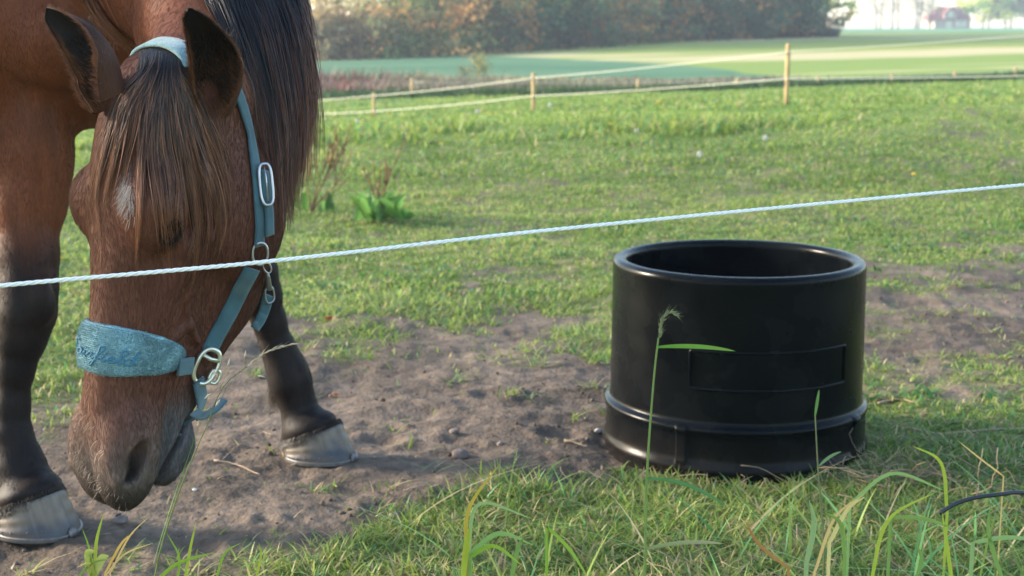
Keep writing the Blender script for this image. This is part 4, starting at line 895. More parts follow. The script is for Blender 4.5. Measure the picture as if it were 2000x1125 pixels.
def horsesdf(P, head=True):
    d = ell(P, BC, (.80, .30, .33), BF)
    d = smin(d, ell(P, RC, (.36, .29, .31), BF), .10)
    CH = F3((-.86, 3.06, 1.08))
    d = smin(d, ell(P, CH, (.30, .27, .30), BF), .10)
    d = smin(d, ell(P, BC + FWD * .42 + UPV * .24, (.36, .13, .16), BF), .12)      # withers
    d = smin(d, ell(P, F3((-1.00, 2.90, 1.05)), (.17, .12, .24), BF), .05)           # right shoulder
    d = smin(d, ell(P, W(255, 55, 2.86), (.10, .09, .17)), .05)            # pectorals
    d = smin(d, chain(P, [(W(105, 70, 2.80), .105), (W(120, 0, 2.85), .12)]), .035)
    d = smin(d, chain(P, LEG_R, .02), .035); d = smin(d, chain(P, LEG_L, .02), .035)
    # forearm muscle, tendons, fetlock ergots
    d = smin(d, ell(P, W(82, 290, 2.87), (.050, .06, .13)), .05); d = smin(d, ell(P, W(30, 330, 2.92), (.045, .06, .12)), .05)
    d = smin(d, cap(P, W(6, 700, 2.92), W(10, 860, 2.94), .014, .016), .02); d = smin(d, ell(P, W(82, 590, 2.825), (.026, .022, .042)), .02)
    d = smin(d, cap(P, W(510, 640, 3.32), W(540, 735, 3.37), .016, .02), .02); d = smin(d, ell(P, W(540, 765, 3.38), (.022, .022, .026)), .02)
    d = smin(d, chain(P, [(W(605, 842, 3.33), .038), (W(578, 862, 3.37), .037)]), .02); d = smin(d, chain(P, [(W(92, 985, 2.87), .040), (W(35, 1008, 2.90), .044)]), .02)
    for cc, tw_, rr in CORO:
        t_ = tw_ + UPV * .42; t_ /= np.linalg.norm(t_); s_ = np.cross(tw_, UPV); s_ /= np.linalg.norm(s_); d = smin(d, ell(P, cc, (rr * 1.06, rr * .97, .030), np.stack([t_, s_, np.cross(s_, t_)])), .03)
    for L in (LEG_HR, LEG_HL): d = smin(d, chain(P, L, .03), .06)
    # neck: crest, middle and throat chains
    d = smin(d, chain(P, [(hw(.035, -.125, 0), .060), (F3((-.485, 2.30, 1.02)), .075), (F3((-.50, 2.42, 1.14)), .085), (F3((-.63, 2.68, 1.30)), .11), (F3((-.90, 3.0, 1.42)), .14), (BC + FWD * .40 + UPV * .22, .15)], .06), .06)
    d = smin(d, chain(P, [(hw(.05, -.17, 0), .062), (F3((-.52, 2.42, .99)), .090), (F3((-.62, 2.72, 1.10)), .14), (CH + UPV * .1, .2)], .06), .05)
    if head: d = smin(d, headsdf(P), .022)
    return d
def grad(f, P, e=.0015):
    g = np.stack([f(P + np.eye(3)[i] * e) - f(P - np.eye(3)[i] * e) for i in range(3)], -1) / (2 * e); return g
def surface_nets(f, xs, ys, zs, B=9):
    nx, ny, nz = len(xs), len(ys), len(zs); S_ = np.full((nx, ny, nz), 1.0, np.float32)
    rng = lambda n: [(i, min(i + B, n)) for i in range(0, n, B)]
    bl = [(i, j, k) for i in rng(nx) for j in rng(ny) for k in rng(nz)]
    cs = np.array([[(xs[i[0]] + xs[i[1] - 1]) / 2, (ys[j[0]] + ys[j[1] - 1]) / 2, (zs[k[0]] + zs[k[1] - 1]) / 2] for i, j, k in bl])
    rr = np.array([math.dist((xs[i[0]], ys[j[0]], zs[k[0]]), (xs[i[1] - 1], ys[j[1] - 1], zs[k[1] - 1])) / 2 for i, j, k in bl])
    fc = f(cs)
    act = []
    for (i, j, k), v, r in zip(bl, fc, rr):
        if abs(v) > r * 1.15 + .05: S_[i[0]:i[1], j[0]:j[1], k[0]:k[1]] = np.sign(v)
        else: act.append((i, j, k))
    for s in range(0, len(act), 300):
        G = [np.stack(np.meshgrid(xs[i[0]:i[1]], ys[j[0]:j[1]], zs[k[0]:k[1]], indexing='ij'), -1) for i, j, k in act[s:s + 300]]
        v = f(np.concatenate([g.reshape(-1, 3) for g in G])); o = 0
        for (i, j, k), g in zip(act[s:s + 300], G):
            m = g.size // 3; S_[i[0]:i[1], j[0]:j[1], k[0]:k[1]] = v[o:o + m].reshape(g.shape[:3]); o += m
    I = S_ < 0
    c = np.zeros((nx - 1, ny - 1, nz - 1), np.int8)
    for a in (0, 1):
        for b in (0, 1):
            for e in (0, 1): c += I[a:nx - 1 + a, b:ny - 1 + b, e:nz - 1 + e]
    cell = (c > 0) & (c < 8); ids = np.full(cell.shape, -1, np.int64); ids[cell] = np.arange(cell.sum()); ci = np.argwhere(cell)
    V = np.stack([(xs[ci[:, 0]] + xs[ci[:, 0] + 1]) / 2, (ys[ci[:, 1]] + ys[ci[:, 1] + 1]) / 2, (zs[ci[:, 2]] + zs[ci[:, 2] + 1]) / 2], 1)
    Fs = []
    for ax in range(3):
        A = np.moveaxis(I, ax, 0); M = np.moveaxis(ids, ax, 0)
        ch = A[:-1, 1:-1, 1:-1] != A[1:, 1:-1, 1:-1]; e = np.argwhere(ch); i, j, k = e[:, 0], e[:, 1] + 1, e[:, 2] + 1
        q = np.stack([M[i, j - 1, k - 1], M[i, j, k - 1], M[i, j, k], M[i, j - 1, k]], 1); fl = A[i, j, k] ^ (ax == 1)
        q[~fl] = q[~fl][:, ::-1]; Fs.append(q)
    return V, np.concatenate(Fs)
def relax(V, F, f, it=3, newton=2):
    n = len(V); e = np.concatenate([F[:, [0, 1]], F[:, [1, 2]], F[:, [2, 3]], F[:, [3, 0]]]); e = np.concatenate([e, e[:, ::-1]])
    cnt = np.bincount(e[:, 0], minlength=n)[:, None]
    for k in range(it):
        for _ in range(newton if k == it - 1 else 1):
            g = grad(f, V, .002); v = f(V); V = V - np.clip(v / ((g ** 2).sum(1) + .05), -.012, .012)[:, None] * g
        if k < it - 1:
            A = np.stack([np.bincount(e[:, 0], V[e[:, 1], i], n) for i in range(3)], 1) / cnt; V = V * .35 + A * .65
    return V
def lines(*seg):
    out = []
    for a, b, s in seg: out += list(np.arange(a, b - s * .5, s))
    return np.array(out + [seg[-1][1]])
EARS = []
def ear(base, tip, face, wmax, flip):
    """leaf shaped cupped ear: base, tip, direction its opening faces; returns outer+inner shell"""
    base, tip, face = F3(base), F3(tip), F3(face); ax = tip - base; L = np.linalg.norm(ax); ax /= L; face = face - ax * (face @ ax); face /= np.linalg.norm(face); sd = np.cross(ax, face)
    nu, nv = 40, 33; u = np.linspace(0, 1, nu); v = np.linspace(-1, 1, nv); U, Vv = np.meshgrid(u, v, indexing='ij')
    wdt = wmax * np.interp(U, [0, .1, .25, .45, .65, .82, .93, 1], [.72, .80, .95, 1.0, .88, .64, .42, .08])
    open_ = np.interp(U, [0, .15, .35, .7, 1], [2.6, 2.3, 1.75, 1.45, 1.2])              # half angle of the wrap
    bend = np.stack([ax * 1.0] * 1)[0]
    ang = Vv * open_; r = wdt / np.maximum(np.sin(np.minimum(open_, np.pi / 2)), .5)
    cx = r * np.sin(ang); cz = -r * np.cos(ang) * .9 + r * np.interp(U, [0, 1], [.75, .95])
    cen = base + ax * (U * L)[..., None] + sd * (flip * .019 * np.sin(np.pi * U) * 1.0)[..., None] + face * (.020 * U ** 2 - .012 * np.sin(np.pi * U))[..., None]
    Po = cen + sd * cx[..., None] + face * cz[..., None]
    th = .0035 * (1 - .5 * U) ; Nn = -(sd * np.sin(ang)[..., None] - face * np.cos(ang)[..., None]); Pi = Po + Nn * th[..., None]
    return Po, Pi, U, Vv
def hoof_mesh(c, tow, top, r, h, name, parent, seed):
    """hoof capsule: slanted coronet ring down to a wider ground ring, toe pushed forward, soles closed"""
    tow = F3(tow); tow /= np.linalg.norm(tow); sd = np.cross(tow, UPV); n = 96; a = np.arange(n) / n * 2 * np.pi
    rows = []; m = 16; cols = []
    for k in range(m + 1):
        t = k / m; e = 1 - t
        rr = r * (1.0 + .17 * t + .012 * math.sin(t * 19)); zz = c[2] + h * e
        tilt = (.030 * np.cos(a) + .004) * e                      # coronet higher at the toe
        off = c + tow * (t * .022 - .012)
        toe = 1 + .10 * np.maximum(np.cos(a), 0) * (t)
        heel = np.where(np.cos(a) < -.55, 1 - .12 * ((-np.cos(a) - .55) / .45), 1)
        P = off[None] + rr * (np.cos(a) * toe * heel * 1.08)[:, None] * tow + rr * (np.sin(a) * .96 * (1 - .05 * np.cos(a)))[:, None] * sd
        P[:, 2] = zz + tilt; rows.append(P)
        base = mix((.155, .122, .090), (.048, .052, .062), sst(.35, .75, t + .28 * fbm(np.cos(a) * 2 + seed, np.sin(a) * 2, np.full(n, t * 1.6), o=3, seed=5)))
        strk = fbm(a * 14, np.full(n, t * 1.0 + seed), o=2, seed=8); base = base * (1 + .22 * strk)[:, None]; base = mix(base, (.17, .16, .15), sst(.12, 0, t) * np.ones(n) * .6); base = mix(base, (.085, .064, .048), sst(.72, 1.05, t + .45 * fbm(a * 2.2, np.full(n, t * 2 + seed), o=3, seed=12)) * .8); cols.append(base)
    V = np.concatenate(rows + [c[None] + UPV * h * .95, c[None] + UPV * .002]); idx = np.arange((m + 1) * n).reshape(m + 1, n); j = np.roll(idx, -1, 1)
    F = np.stack([idx[:-1], idx[1:], j[1:], j[:-1]], -1).reshape(-1, 4); q = (m + 1) * n
    T = np.concatenate([np.stack([idx[0], j[0], np.full(n, q)], 1), np.stack([j[-1], idx[-1], np.full(n, q + 1)], 1)])
    C = np.concatenate(cols + [np.array([[.1, .1, .1]])] * 2)
    o = mk('hoof', V, [F, T], HOOF, parent, C)
    P = rows[-1].copy(); k = np.abs(((a + np.pi) % (2 * np.pi)) - np.pi) < 2.45; ii = np.argsort(((a[k] + np.pi) % (2 * np.pi))); ring = P[k][ii]; ring = c + (ring - c) * .955; ring[:, 2] = c[2] + .002
    T_, N_, B_ = frames(ring); nn = ring - c; nn[:, 2] = 0; nn /= np.linalg.norm(nn, axis=1)[:, None]
    V, F = ribbon(ring + UPV * -.001, nn, .011, .004); sh = mk('horseshoe', V, F, WORN, o)
    M = MB(); tp = rows[m - 3][0]; V, F = ribbon([rows[m][0] + tow * .002, rows[m - 2][0] + tow * .0025, rows[m - 4][0] + tow * .002 - UPV * .004], np.array([tow] * 3), [.026, .022, .008], .0025); M.add(V, F); M.build('toe_clip', WORN, o)
    for an in (-1.75, -1.45, -1.1, -.75, .75, 1.1, 1.45, 1.75):
        i = int(((an % (2 * np.pi)) / (2 * np.pi)) * n) % n; p = rows[m - 4][i]; nrm = p - c; nrm[2] = 0; nrm /= np.linalg.norm(nrm)
        mk('nail', *tube([p - nrm * .002, p + nrm * .001, p + nrm * .0018], [.0016, .0016, .0008], 7), WORN, o)
    return o
t_ = time.time()
horse = tag(empty('horse', (-1.2, 3.3, 0)), 'bay horse with black legs lowering its head in a teal halter', 'horse')
xs = lines((-2.65, -1.10, .030), (-1.10, -.68, .009), (-.68, -.24, .0045)); ys = lines((1.62, 2.24, .0045), (2.24, 2.6, .012), (2.6, 3.30, .009), (3.30, 4.9, .030)); zs = lines((.03, .25, .006), (.25, 1.06, .0048), (1.06, 1.75, .022))
HV, HF = surface_nets(horsesdf, xs, ys, zs); print('nets', len(HV), time.time() - t_)
HV = relax(HV, HF, horsesdf, 3); print('relax', time.time() - t_)
HG = grad(horsesdf, HV); HN = HG / (np.linalg.norm(HG, axis=1)[:, None] + 1e-9)
# coat colours are pigment of the animal
BAY = np.array([.172, .053, .021]); BAYD = np.array([.088, .029, .015]); BLK = np.array([.0085, .0062, .006]); MUZ = np.array([.125, .094, .078]); TANC = np.array([.27, .115, .055])
q = HV - H0; ha, hn, hs = q @ AX, q @ NX, q @ SX; hd_ = headsdf(HV)
isH = sst(.03, .0, hd_)
nz = fbm(HV[:, 0] * 9, HV[:, 1] * 9, HV[:, 2] * 9, o=4, seed=301); nf_ = fbm(HV[:, 0] * 60, HV[:, 1] * 60, HV[:, 2] * 20, o=2, seed=302)
c = mix(BAY, BAYD, sst(-.3, .6, nz) * .35 * np.ones(len(HV)))
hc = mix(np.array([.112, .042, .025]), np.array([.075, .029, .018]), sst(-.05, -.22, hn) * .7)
hc = mix(hc, (.150, .058, .032), sst(.02, .30, ha) * sst(-.06, 0, hn) * .6)
hc = mix(hc, MUZ, sst(.46, .60, ha - .15 * hn * 0 - .4 * (hn + .05) * 0 + .03 * nz + .35 * np.maximum(-hn - .06, 0)))
hc = mix(hc, MUZ * np.array([.72, .88, 1.08]), sst(.46, .53, ha) * sst(-.092, -.105, hn)); hc = mix(hc, MUZ * .35, sst(.575, .635, ha))
er = np.sqrt(((ha - .234) / 1.0) ** 2 + (hn + .045) ** 2 + (np.abs(hs) - .10) ** 2); hc = mix(hc, BLK * 1.5, sst(.030, .016, er))
nr = np.sqrt(((ha - .568) / 1.6) ** 2 + (hn + .040) ** 2 + (np.abs(hs) - .054) ** 2); hc = mix(hc, BLK * 1.6, sst(.022, .010, nr))
px_, py_, _ = proj(HV)
sx_, sy_ = hs - .043, ha - .190
star = sst(1.0, .35, np.sqrt((sx_ / .012) ** 2 + ((sy_ + sx_ * .2) / .028) ** 2) + .5 * nf_) * (hn > -.03)
hc = mix(hc, (.32, .28, .25), star * .5)
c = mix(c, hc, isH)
# black points of the legs
z = HV[:, 2]
legk = sst(.56, .40, z + .05 * nz + np.where(HV[:, 0] < -.75, -.085, -.09) ) * (1 - isH) * (hd_ > .05)
c = mix(c, BLK * 1.6, legk); brn = sst(.25, .6, nz) * legk * .3; c = mix(c, (.03, .018, .013), brn)
c = c * (1 + .13 * nf_)[:, None]
V_all, F4, C_all = [HV], [HF], [c]; n0 = len(HV)
def _eb(px, py, dn):
    r_ = rays(np.array([px]), np.array([py]))[0]; t = 1.6
    for _ in range(60): t += float(horsesdf((CO + r_ * t)[None])[0]) * .9
    return CO + r_ * (t + dn)
EAR_SPEC = [(_eb(424, 208, .010), W(376, 3, 1.95), (-.05, -1.0, .15), .037, 1), (_eb(236, 192, .010), W(116, 8, 1.98), (-.76, -.65, .1), .040, 1)]
EAR_SHELLS = []
for b_, t__, fc, wm_, fl in EAR_SPEC:
    Po, Pi, U, Vv = ear(b_, t__, fc, wm_, fl); EAR_SHELLS.append((Po, Pi, U, Vv)); nu, nv = U.shape; idx = np.arange(nu * nv).reshape(nu, nv)
    qd = np.stack([idx[:-1, :-1], idx[1:, :-1], idx[1:, 1:], idx[:-1, 1:]], -1).reshape(-1, 4); m = nu * nv
    rim = np.concatenate([np.stack([idx[:-1, 0], idx[1:, 0], idx[1:, 0] + m, idx[:-1, 0] + m], 1)[:, ::-1], np.stack([idx[:-1, -1], idx[1:, -1], idx[1:, -1] + m, idx[:-1, -1] + m], 1), np.stack([idx[-1, :-1], idx[-1, 1:], idx[-1, 1:] + m, idx[-1, :-1] + m], 1)[:, ::-1]])
    V_all.append(np.concatenate([Po.reshape(-1, 3), Pi.reshape(-1, 3)])); F4 += [qd[:, ::-1] + n0, qd + m + n0, rim + n0]; n0 += 2 * m
    co = mix(np.array([.055, .022, .013]), BLK * 1.4, np.maximum(sst(.72, .95, U), sst(.8, 1, np.abs(Vv)) * sst(.4, .7, U)).ravel())
    cin = mix(BLK * 1.2, (.19, .075, .03), (sst(.66, .98, np.abs(Vv)) * sst(.95, .5, U) + sst(.25, .02, U) * .6).clip(0, 1).ravel() * .8); C_all += [co, cin]
m_, n_, b_, out_ = node_mat('bay_coat'); L_ = n_.links.new
at = n_.nodes.new('ShaderNodeAttribute'); at.attribute_name = 'col'; tc = n_.nodes.new('ShaderNodeTexCoord'); mp = n_.nodes.new('ShaderNodeMapping'); mp.inputs['Scale'].default_value = (1, 1, .16); L_(tc.outputs['Object'], mp.inputs[0])
nz1 = n_.nodes.new('ShaderNodeTexNoise'); nz1.inputs['Scale'].default_value = 520; nz1.inputs['Detail'].default_value = 3; L_(mp.outputs[0], nz1.inputs[0])
nz2 = n_.nodes.new('ShaderNodeTexNoise'); nz2.inputs['Scale'].default_value = 34; nz2.inputs['Detail'].default_value = 6; L_(mp.outputs[0], nz2.inputs[0])
mr = n_.nodes.new('ShaderNodeMapRange'); mr.inputs[1].default_value = .3; mr.inputs[2].default_value = .7; mr.inputs[3].default_value = .72; mr.inputs[4].default_value = 1.28; L_(nz1.outputs[0], mr.inputs[0])
mr2 = n_.nodes.new('ShaderNodeMapRange'); mr2.inputs[1].default_value = .3; mr2.inputs[2].default_value = .7; mr2.inputs[3].default_value = .86; mr2.inputs[4].default_value = 1.14; L_(nz2.outputs[0], mr2.inputs[0])
mu = n_.nodes.new('ShaderNodeMath'); mu.operation = 'MULTIPLY'; L_(mr.outputs[0], mu.inputs[0]); L_(mr2.outputs[0], mu.inputs[1])
vm = n_.nodes.new('ShaderNodeVectorMath'); vm.operation = 'SCALE'; L_(at.outputs['Color'], vm.inputs[0]); L_(mu.outputs[0], vm.inputs['Scale']); L_(vm.outputs[0], b_.inputs['Base Color'])
b_.inputs['Roughness'].default_value = .55; b_.inputs['Specular IOR Level'].default_value = .15; b_.inputs['Sheen Weight'].default_value = .04; b_.inputs['Sheen Roughness'].default_value = .35; b_.inputs['Sheen Tint'].default_value = (1, .72, .5, 1)
bp = n_.nodes.new('ShaderNodeBump'); bp.inputs['Strength'].default_value = .5; bp.inputs['Distance'].default_value = .0012; L_(nz1.outputs[0], bp.inputs['Height'])
bp2 = n_.nodes.new('ShaderNodeBump'); bp2.inputs['Strength'].default_value = .35; bp2.inputs['Distance'].default_value = .004; L_(nz2.outputs[0], bp2.inputs['Height']); L_(bp.outputs[0], bp2.inputs['Normal']); L_(bp2.outputs[0], b_.inputs['Normal'])
COAT = m_
mk('body', np.concatenate(V_all), F4, COAT, horse, np.concatenate(C_all))
HOOF = mat('hoof_horn', (0, 0, 0), rough=.45, spec=.4, attr=True, var=.15, vscale=60, bump=.25, bscale=120, stretch=(1, 1, .3))
STEEL = mat('dull_steel', (.42, .42, .44), rough=.38, metal=.9, var=.15, vscale=80, bump=.2, bscale=300)
WORN = mat('worn_iron', (.16, .15, .145), rough=.5, metal=.7, var=.2, vscale=90)
def gz(x, y): return float(groundz(np.array([x]), np.array([y]))[0])
tw = F3((.80, -.60, 0))
hoof_mesh(cR, (.88, -.47, 0), None, .070, .049, 'hoof', horse, 1)
hoof_mesh(cL, (.90, -.43, 0), None, .067, .047, 'hoof', horse, 2)
for L in (LEG_HR, LEG_HL): p = L[-1][0]; hoof_mesh(F3((p[0], p[1], gz(p[0], p[1]))), FWD, None, .062, .07, 'hoof', horse, 3)
# eyes
EYE = mat('eye_gloss', (.012, .008, .006), rough=.12, spec=.5)
for s_ in (1, -1):
    import bmesh
    bm = bmesh.new(); bmesh.ops.create_uvsphere(bm, u_segments=32, v_segments=20, radius=.019); v = np.array([x.co[:] for x in bm.verts]); fs = [[x.index for x in f.verts] for f in bm.faces]; bm.free()
    mk('eye', v + hw(.234, -.045, .0770 * s_), [np.array([f for f in fs if len(f) == 4]), np.array([f for f in fs if len(f) == 3])], EYE, horse)
print('horse body', time.time() - t_)
# ------------------------------------------------------------------ ray marching helper: where does a sight line meet the horse
def hit(px, py, f=headsdf, d0=1.6, d1=2.6, it=46):
    px = np.asarray(px, float); py = np.asarray(py, float); rd = rays(px, py); ln = np.linalg.norm(rd, axis=-1); t = np.full(px.shape, d0); best = np.full(px.shape, 9.); bt = t.copy()
    for _ in range(it):
        v = f(CO + rd * t[..., None]); up = v < best; best = np.where(up, v, best); bt = np.where(up, t, bt); t = np.minimum(t + v * .9 / ln, d1)
    return CO + rd * bt[..., None], best
# ------------------------------------------------------------------ hair
HAIR = mat('hair', (0, 0, 0), rough=.42, spec=.45, attr=True)
def lock_strands(guides, nl, ns, spread, tipspread, K, f, lift, rg, jitter, lens=(.75, 1.0), wave=3):
    """guides: list of (K0,2|3) polylines; returns strand paths in picture coordinates or 3-D"""
    G = np.stack([spline(np.array(g, float), K) for g in guides]); ng = len(G); out = []
    for l in range(nl):
        p = (l + rg.random()) / nl * (ng - 1); i = min(int(p), ng - 2); w_ = p - i; g = G[i] * (1 - w_) + G[i + 1] * w_
        t = np.linspace(0, 1, K)[:, None]; g = g + rg.normal(0, 1, g.shape[1]) * jitter * t; ll = rg.uniform(*lens)
        ph = rg.uniform(0, 6.28, g.shape[1]); g = g + wave * jitter / (jitter.max() + 1e-9) * np.sin(t * rg.uniform(3, 7) + ph) * t
        for s in range(ns):
            k = ll * rg.uniform(.72, 1.05); tt = np.clip(np.linspace(0, 1, K) * k, 0, 1.0); gi = np.stack([np.interp(tt, np.linspace(0, 1, K), g[:, q]) for q in range(g.shape[1])], 1)
            o0 = rg.normal(0, 1, g.shape[1]) * spread; o1 = rg.normal(0, 1, g.shape[1]) * tipspread
            u = np.linspace(0, 1, K)[:, None]; out.append(gi + o0 * (1 - u) + o1 * u + rg.normal(0, 1, g.shape[1]) * spread * .35 * np.sin(np.pi * u))
    return np.stack(out)
def forelock():
    rg = np.random.default_rng(11); J = np.array([1., 1.])
    G = [[(286, 106), (282, 136), (232, 205), (208, 275), (186, 340), (172, 420), (182, 480)], [(289, 104), (285, 134), (240, 205), (222, 270), (205, 330), (186, 390), (180, 430)], [(298, 102), (294, 132), (262, 195), (240, 260), (222, 300), (208, 350)], [(306, 100), (302, 130), (280, 200), (268, 270), (262, 320), (262, 345)],
         [(316, 100), (312, 130), (295, 200), (280, 290), (277, 370), (275, 450), (272, 540)], [(324, 100), (320, 130), (305, 210), (300, 300), (312, 370), (322, 440), (326, 500)], [(331, 100), (327, 130), (322, 210), (328, 290), (342, 360), (335, 420), (350, 470)], [(338, 100), (334, 130), (345, 210), (355, 300), (365, 380), (374, 460), (368, 545)],
         [(346, 102), (342, 132), (360, 210), (378, 290), (400, 370), (408, 440), (398, 500), (380, 535)], [(352, 106), (348, 136), (375, 200), (402, 280), (430, 345), (444, 400), (446, 460), (432, 500)], [(356, 112), (352, 142), (385, 190), (420, 270), (440, 330), (448, 390)]]
    K = 18
    S2 = [lock_strands([[(a_, b_) for a_, b_ in q_[:5]] for q_ in G], 48, 22, np.array([6., 4.]), np.array([5., 14.]), K, None, None, rg, np.array([5., 8.]), (.6, 1.0), 3), lock_strands(G, 13, 24, np.array([7., 4.]), np.array([1.6, 14.]), K, None, None, rg, np.array([9., 14.]), (.85, 1.1), 5), lock_strands(G[5:], 19, 29, np.array([7., 4.]), np.array([1.6, 14.]), K, None, None, rg, np.array([9., 16.]), (.78, 1.1), 5),
          lock_strands(G, 40, 8, np.array([8., 4.]), np.array([7., 20.]), K, None, None, rg, np.array([14., 20.]), (.5, 1.0), 7)]
    S2 = np.concatenate(S2); N = len(S2); P, best = hit(S2[..., 0], S2[..., 1])
    lift = rg.uniform(.002, .014, N)[:, None] * np.sin(np.pi * np.linspace(.12, .9, K))[None] + .0012
    rd = rays(S2[..., 0], S2[..., 1]); ln = np.linalg.norm(rd, axis=-1)
    dep = ((P - CO) @ CF); ok = best < .004
    for k in range(1, K): dep[:, k] = np.where(ok[:, k], dep[:, k], dep[:, k - 1])
    for _ in range(2): dep[:, 1:-1] = (dep[:, :-2] + dep[:, 1:-1] * 2 + dep[:, 2:]) / 4
    P = CO + rd * (dep - lift)[..., None]
    # keep clear of the skin
    v = headsdf(P); g = grad(headsdf, P); P = P + g * np.maximum(.0018 - v, 0)[..., None]
    t = np.linspace(0, 1, K)[None]; r = .00052 * rg.uniform(.7, 1.4, (N, 1)) * np.interp(t, [0, .6, 1], [1, 1, .3])
    a = rg.normal(0, .14, (N, 1)); tt = sst(.24, .88, t + a); warm = rg.random((N, 1)) < .6
    C = mix((.020, .015, .014), (.36, .15, .075), tt * np.where(warm, .9, .45)) * rg.uniform(.7, 1.25, (N, 1, 1))
    V, F, C = strands(P, r, C); mk('forelock', V, F, HAIR, horse, C)
forelock()
def mane():
    rg = np.random.default_rng(12)
    def g3(l): return np.array([W(*q) for q in l])
    G = [g3(x) for x in [
      [(395, -60, 2.20), (405, 0, 2.16), (440, 80, 2.12), (470, 160, 2.11), (488, 215, 2.11)], [(410, -90, 2.22), (425, -20, 2.16), (465, 80, 2.12), (495, 180, 2.12), (512, 260, 2.13), (528, 340, 2.13)],
      [(425, -110, 2.26), (450, -20, 2.18), (490, 90, 2.13), (520, 200, 2.13), (533, 300, 2.13), (545, 400, 2.13), (548, 450, 2.13)], [(440, -130, 2.30), (480, -20, 2.2), (520, 90, 2.14), (545, 200, 2.14), (556, 300, 2.14), (556, 390, 2.14), (560, 450, 2.14)],
      [(455, -160, 2.36), (510, -20, 2.22), (550, 90, 2.17), (570, 200, 2.16), (576, 300, 2.16), (570, 390, 2.16), (572, 430, 2.16)], [(470, -180, 2.42), (540, -30, 2.26), (575, 80, 2.2), (592, 180, 2.19), (594, 280, 2.18), (586, 370, 2.18)],
      [(480, -200, 2.48), (560, -40, 2.3), (592, 60, 2.24), (606, 150, 2.22), (607, 240, 2.2), (602, 310, 2.2)], [(500, -210, 2.52), (575, -60, 2.36), (600, 30, 2.28), (610, 110, 2.25), (612, 200, 2.24), (608, 260, 2.24)]]]
    K = 20; m = lambda a: np.array([a * .7, a, a]) / 1300
    P = np.concatenate([lock_strands(G, 95, 34, m(9), m(3.5), K, None, None, rg, m(6), (.86, 1.02), .003), lock_strands(G, 60, 22, m(12), m(5), K, None, None, rg, m(9), (.7, 1.0), .004), lock_strands(G[3:], 60, 14, m(12), m(9), K, None, None, rg, m(11), (.6, 1.04), .005)])
    v = horsesdf(P.reshape(-1, 3)).reshape(P.shape[:2]); g = grad(horsesdf, P); P = P + g * np.maximum(.003 - v, 0)[..., None]
    N = len(P); t = np.linspace(0, 1, K)[None]; r = .00062 * rg.uniform(.7, 1.4, (N, 1)) * np.interp(t, [0, .75, 1], [1, 1, .3]) * np.ones((N, 1))
    px, _, _ = proj(P); a = rg.normal(0, .12, (N, 1)); tt = sst(.62, 1.05, t + a) * .8 + .25 * sst(585, 612, px)
    C = mix((.021, .018, .020), (.24, .085, .038), np.clip(tt, 0, 1)) * rg.uniform(.65, 1.35, (N, 1, 1)); V, F, C = strands(P, r, C); mk('mane', V, F, HAIR, horse, C)
    # the reddish lock on the far side of the neck
    G = [g3(x) for x in [[(190, -80, 2.66), (215, -20, 2.66), (245, 35, 2.66), (280, 85, 2.66)], [(210, -80, 2.66), (235, -20, 2.66), (258, 25, 2.66), (288, 90, 2.66)], [(230, -80, 2.66), (255, -20, 2.66), (268, 20, 2.66), (286, 60, 2.66)]]]
    P = lock_strands(G, 26, 9, m(34), m(20), 12, None, None, rg, m(40), (.35, 1.0), .012); v = horsesdf(P.reshape(-1, 3)).reshape(P.shape[:2]); g = grad(horsesdf, P); P = P + g * np.maximum(.003 - v, 0)[..., None] + g * (rg.uniform(.001, .022, (len(P), 1)) * np.linspace(.4, 1, 12)[None])[..., None]
    N = len(P); C = mix((.07, .026, .013), (.30, .11, .045), np.linspace(0, 1, 12)[None] * np.ones((N, 1))) * rg.uniform(.7, 1.2, (N, 1, 1)); V, F, C = strands(P, .0007 * np.ones((N, 12)), C); mk('mane', V, F, HAIR, horse, C)
mane()
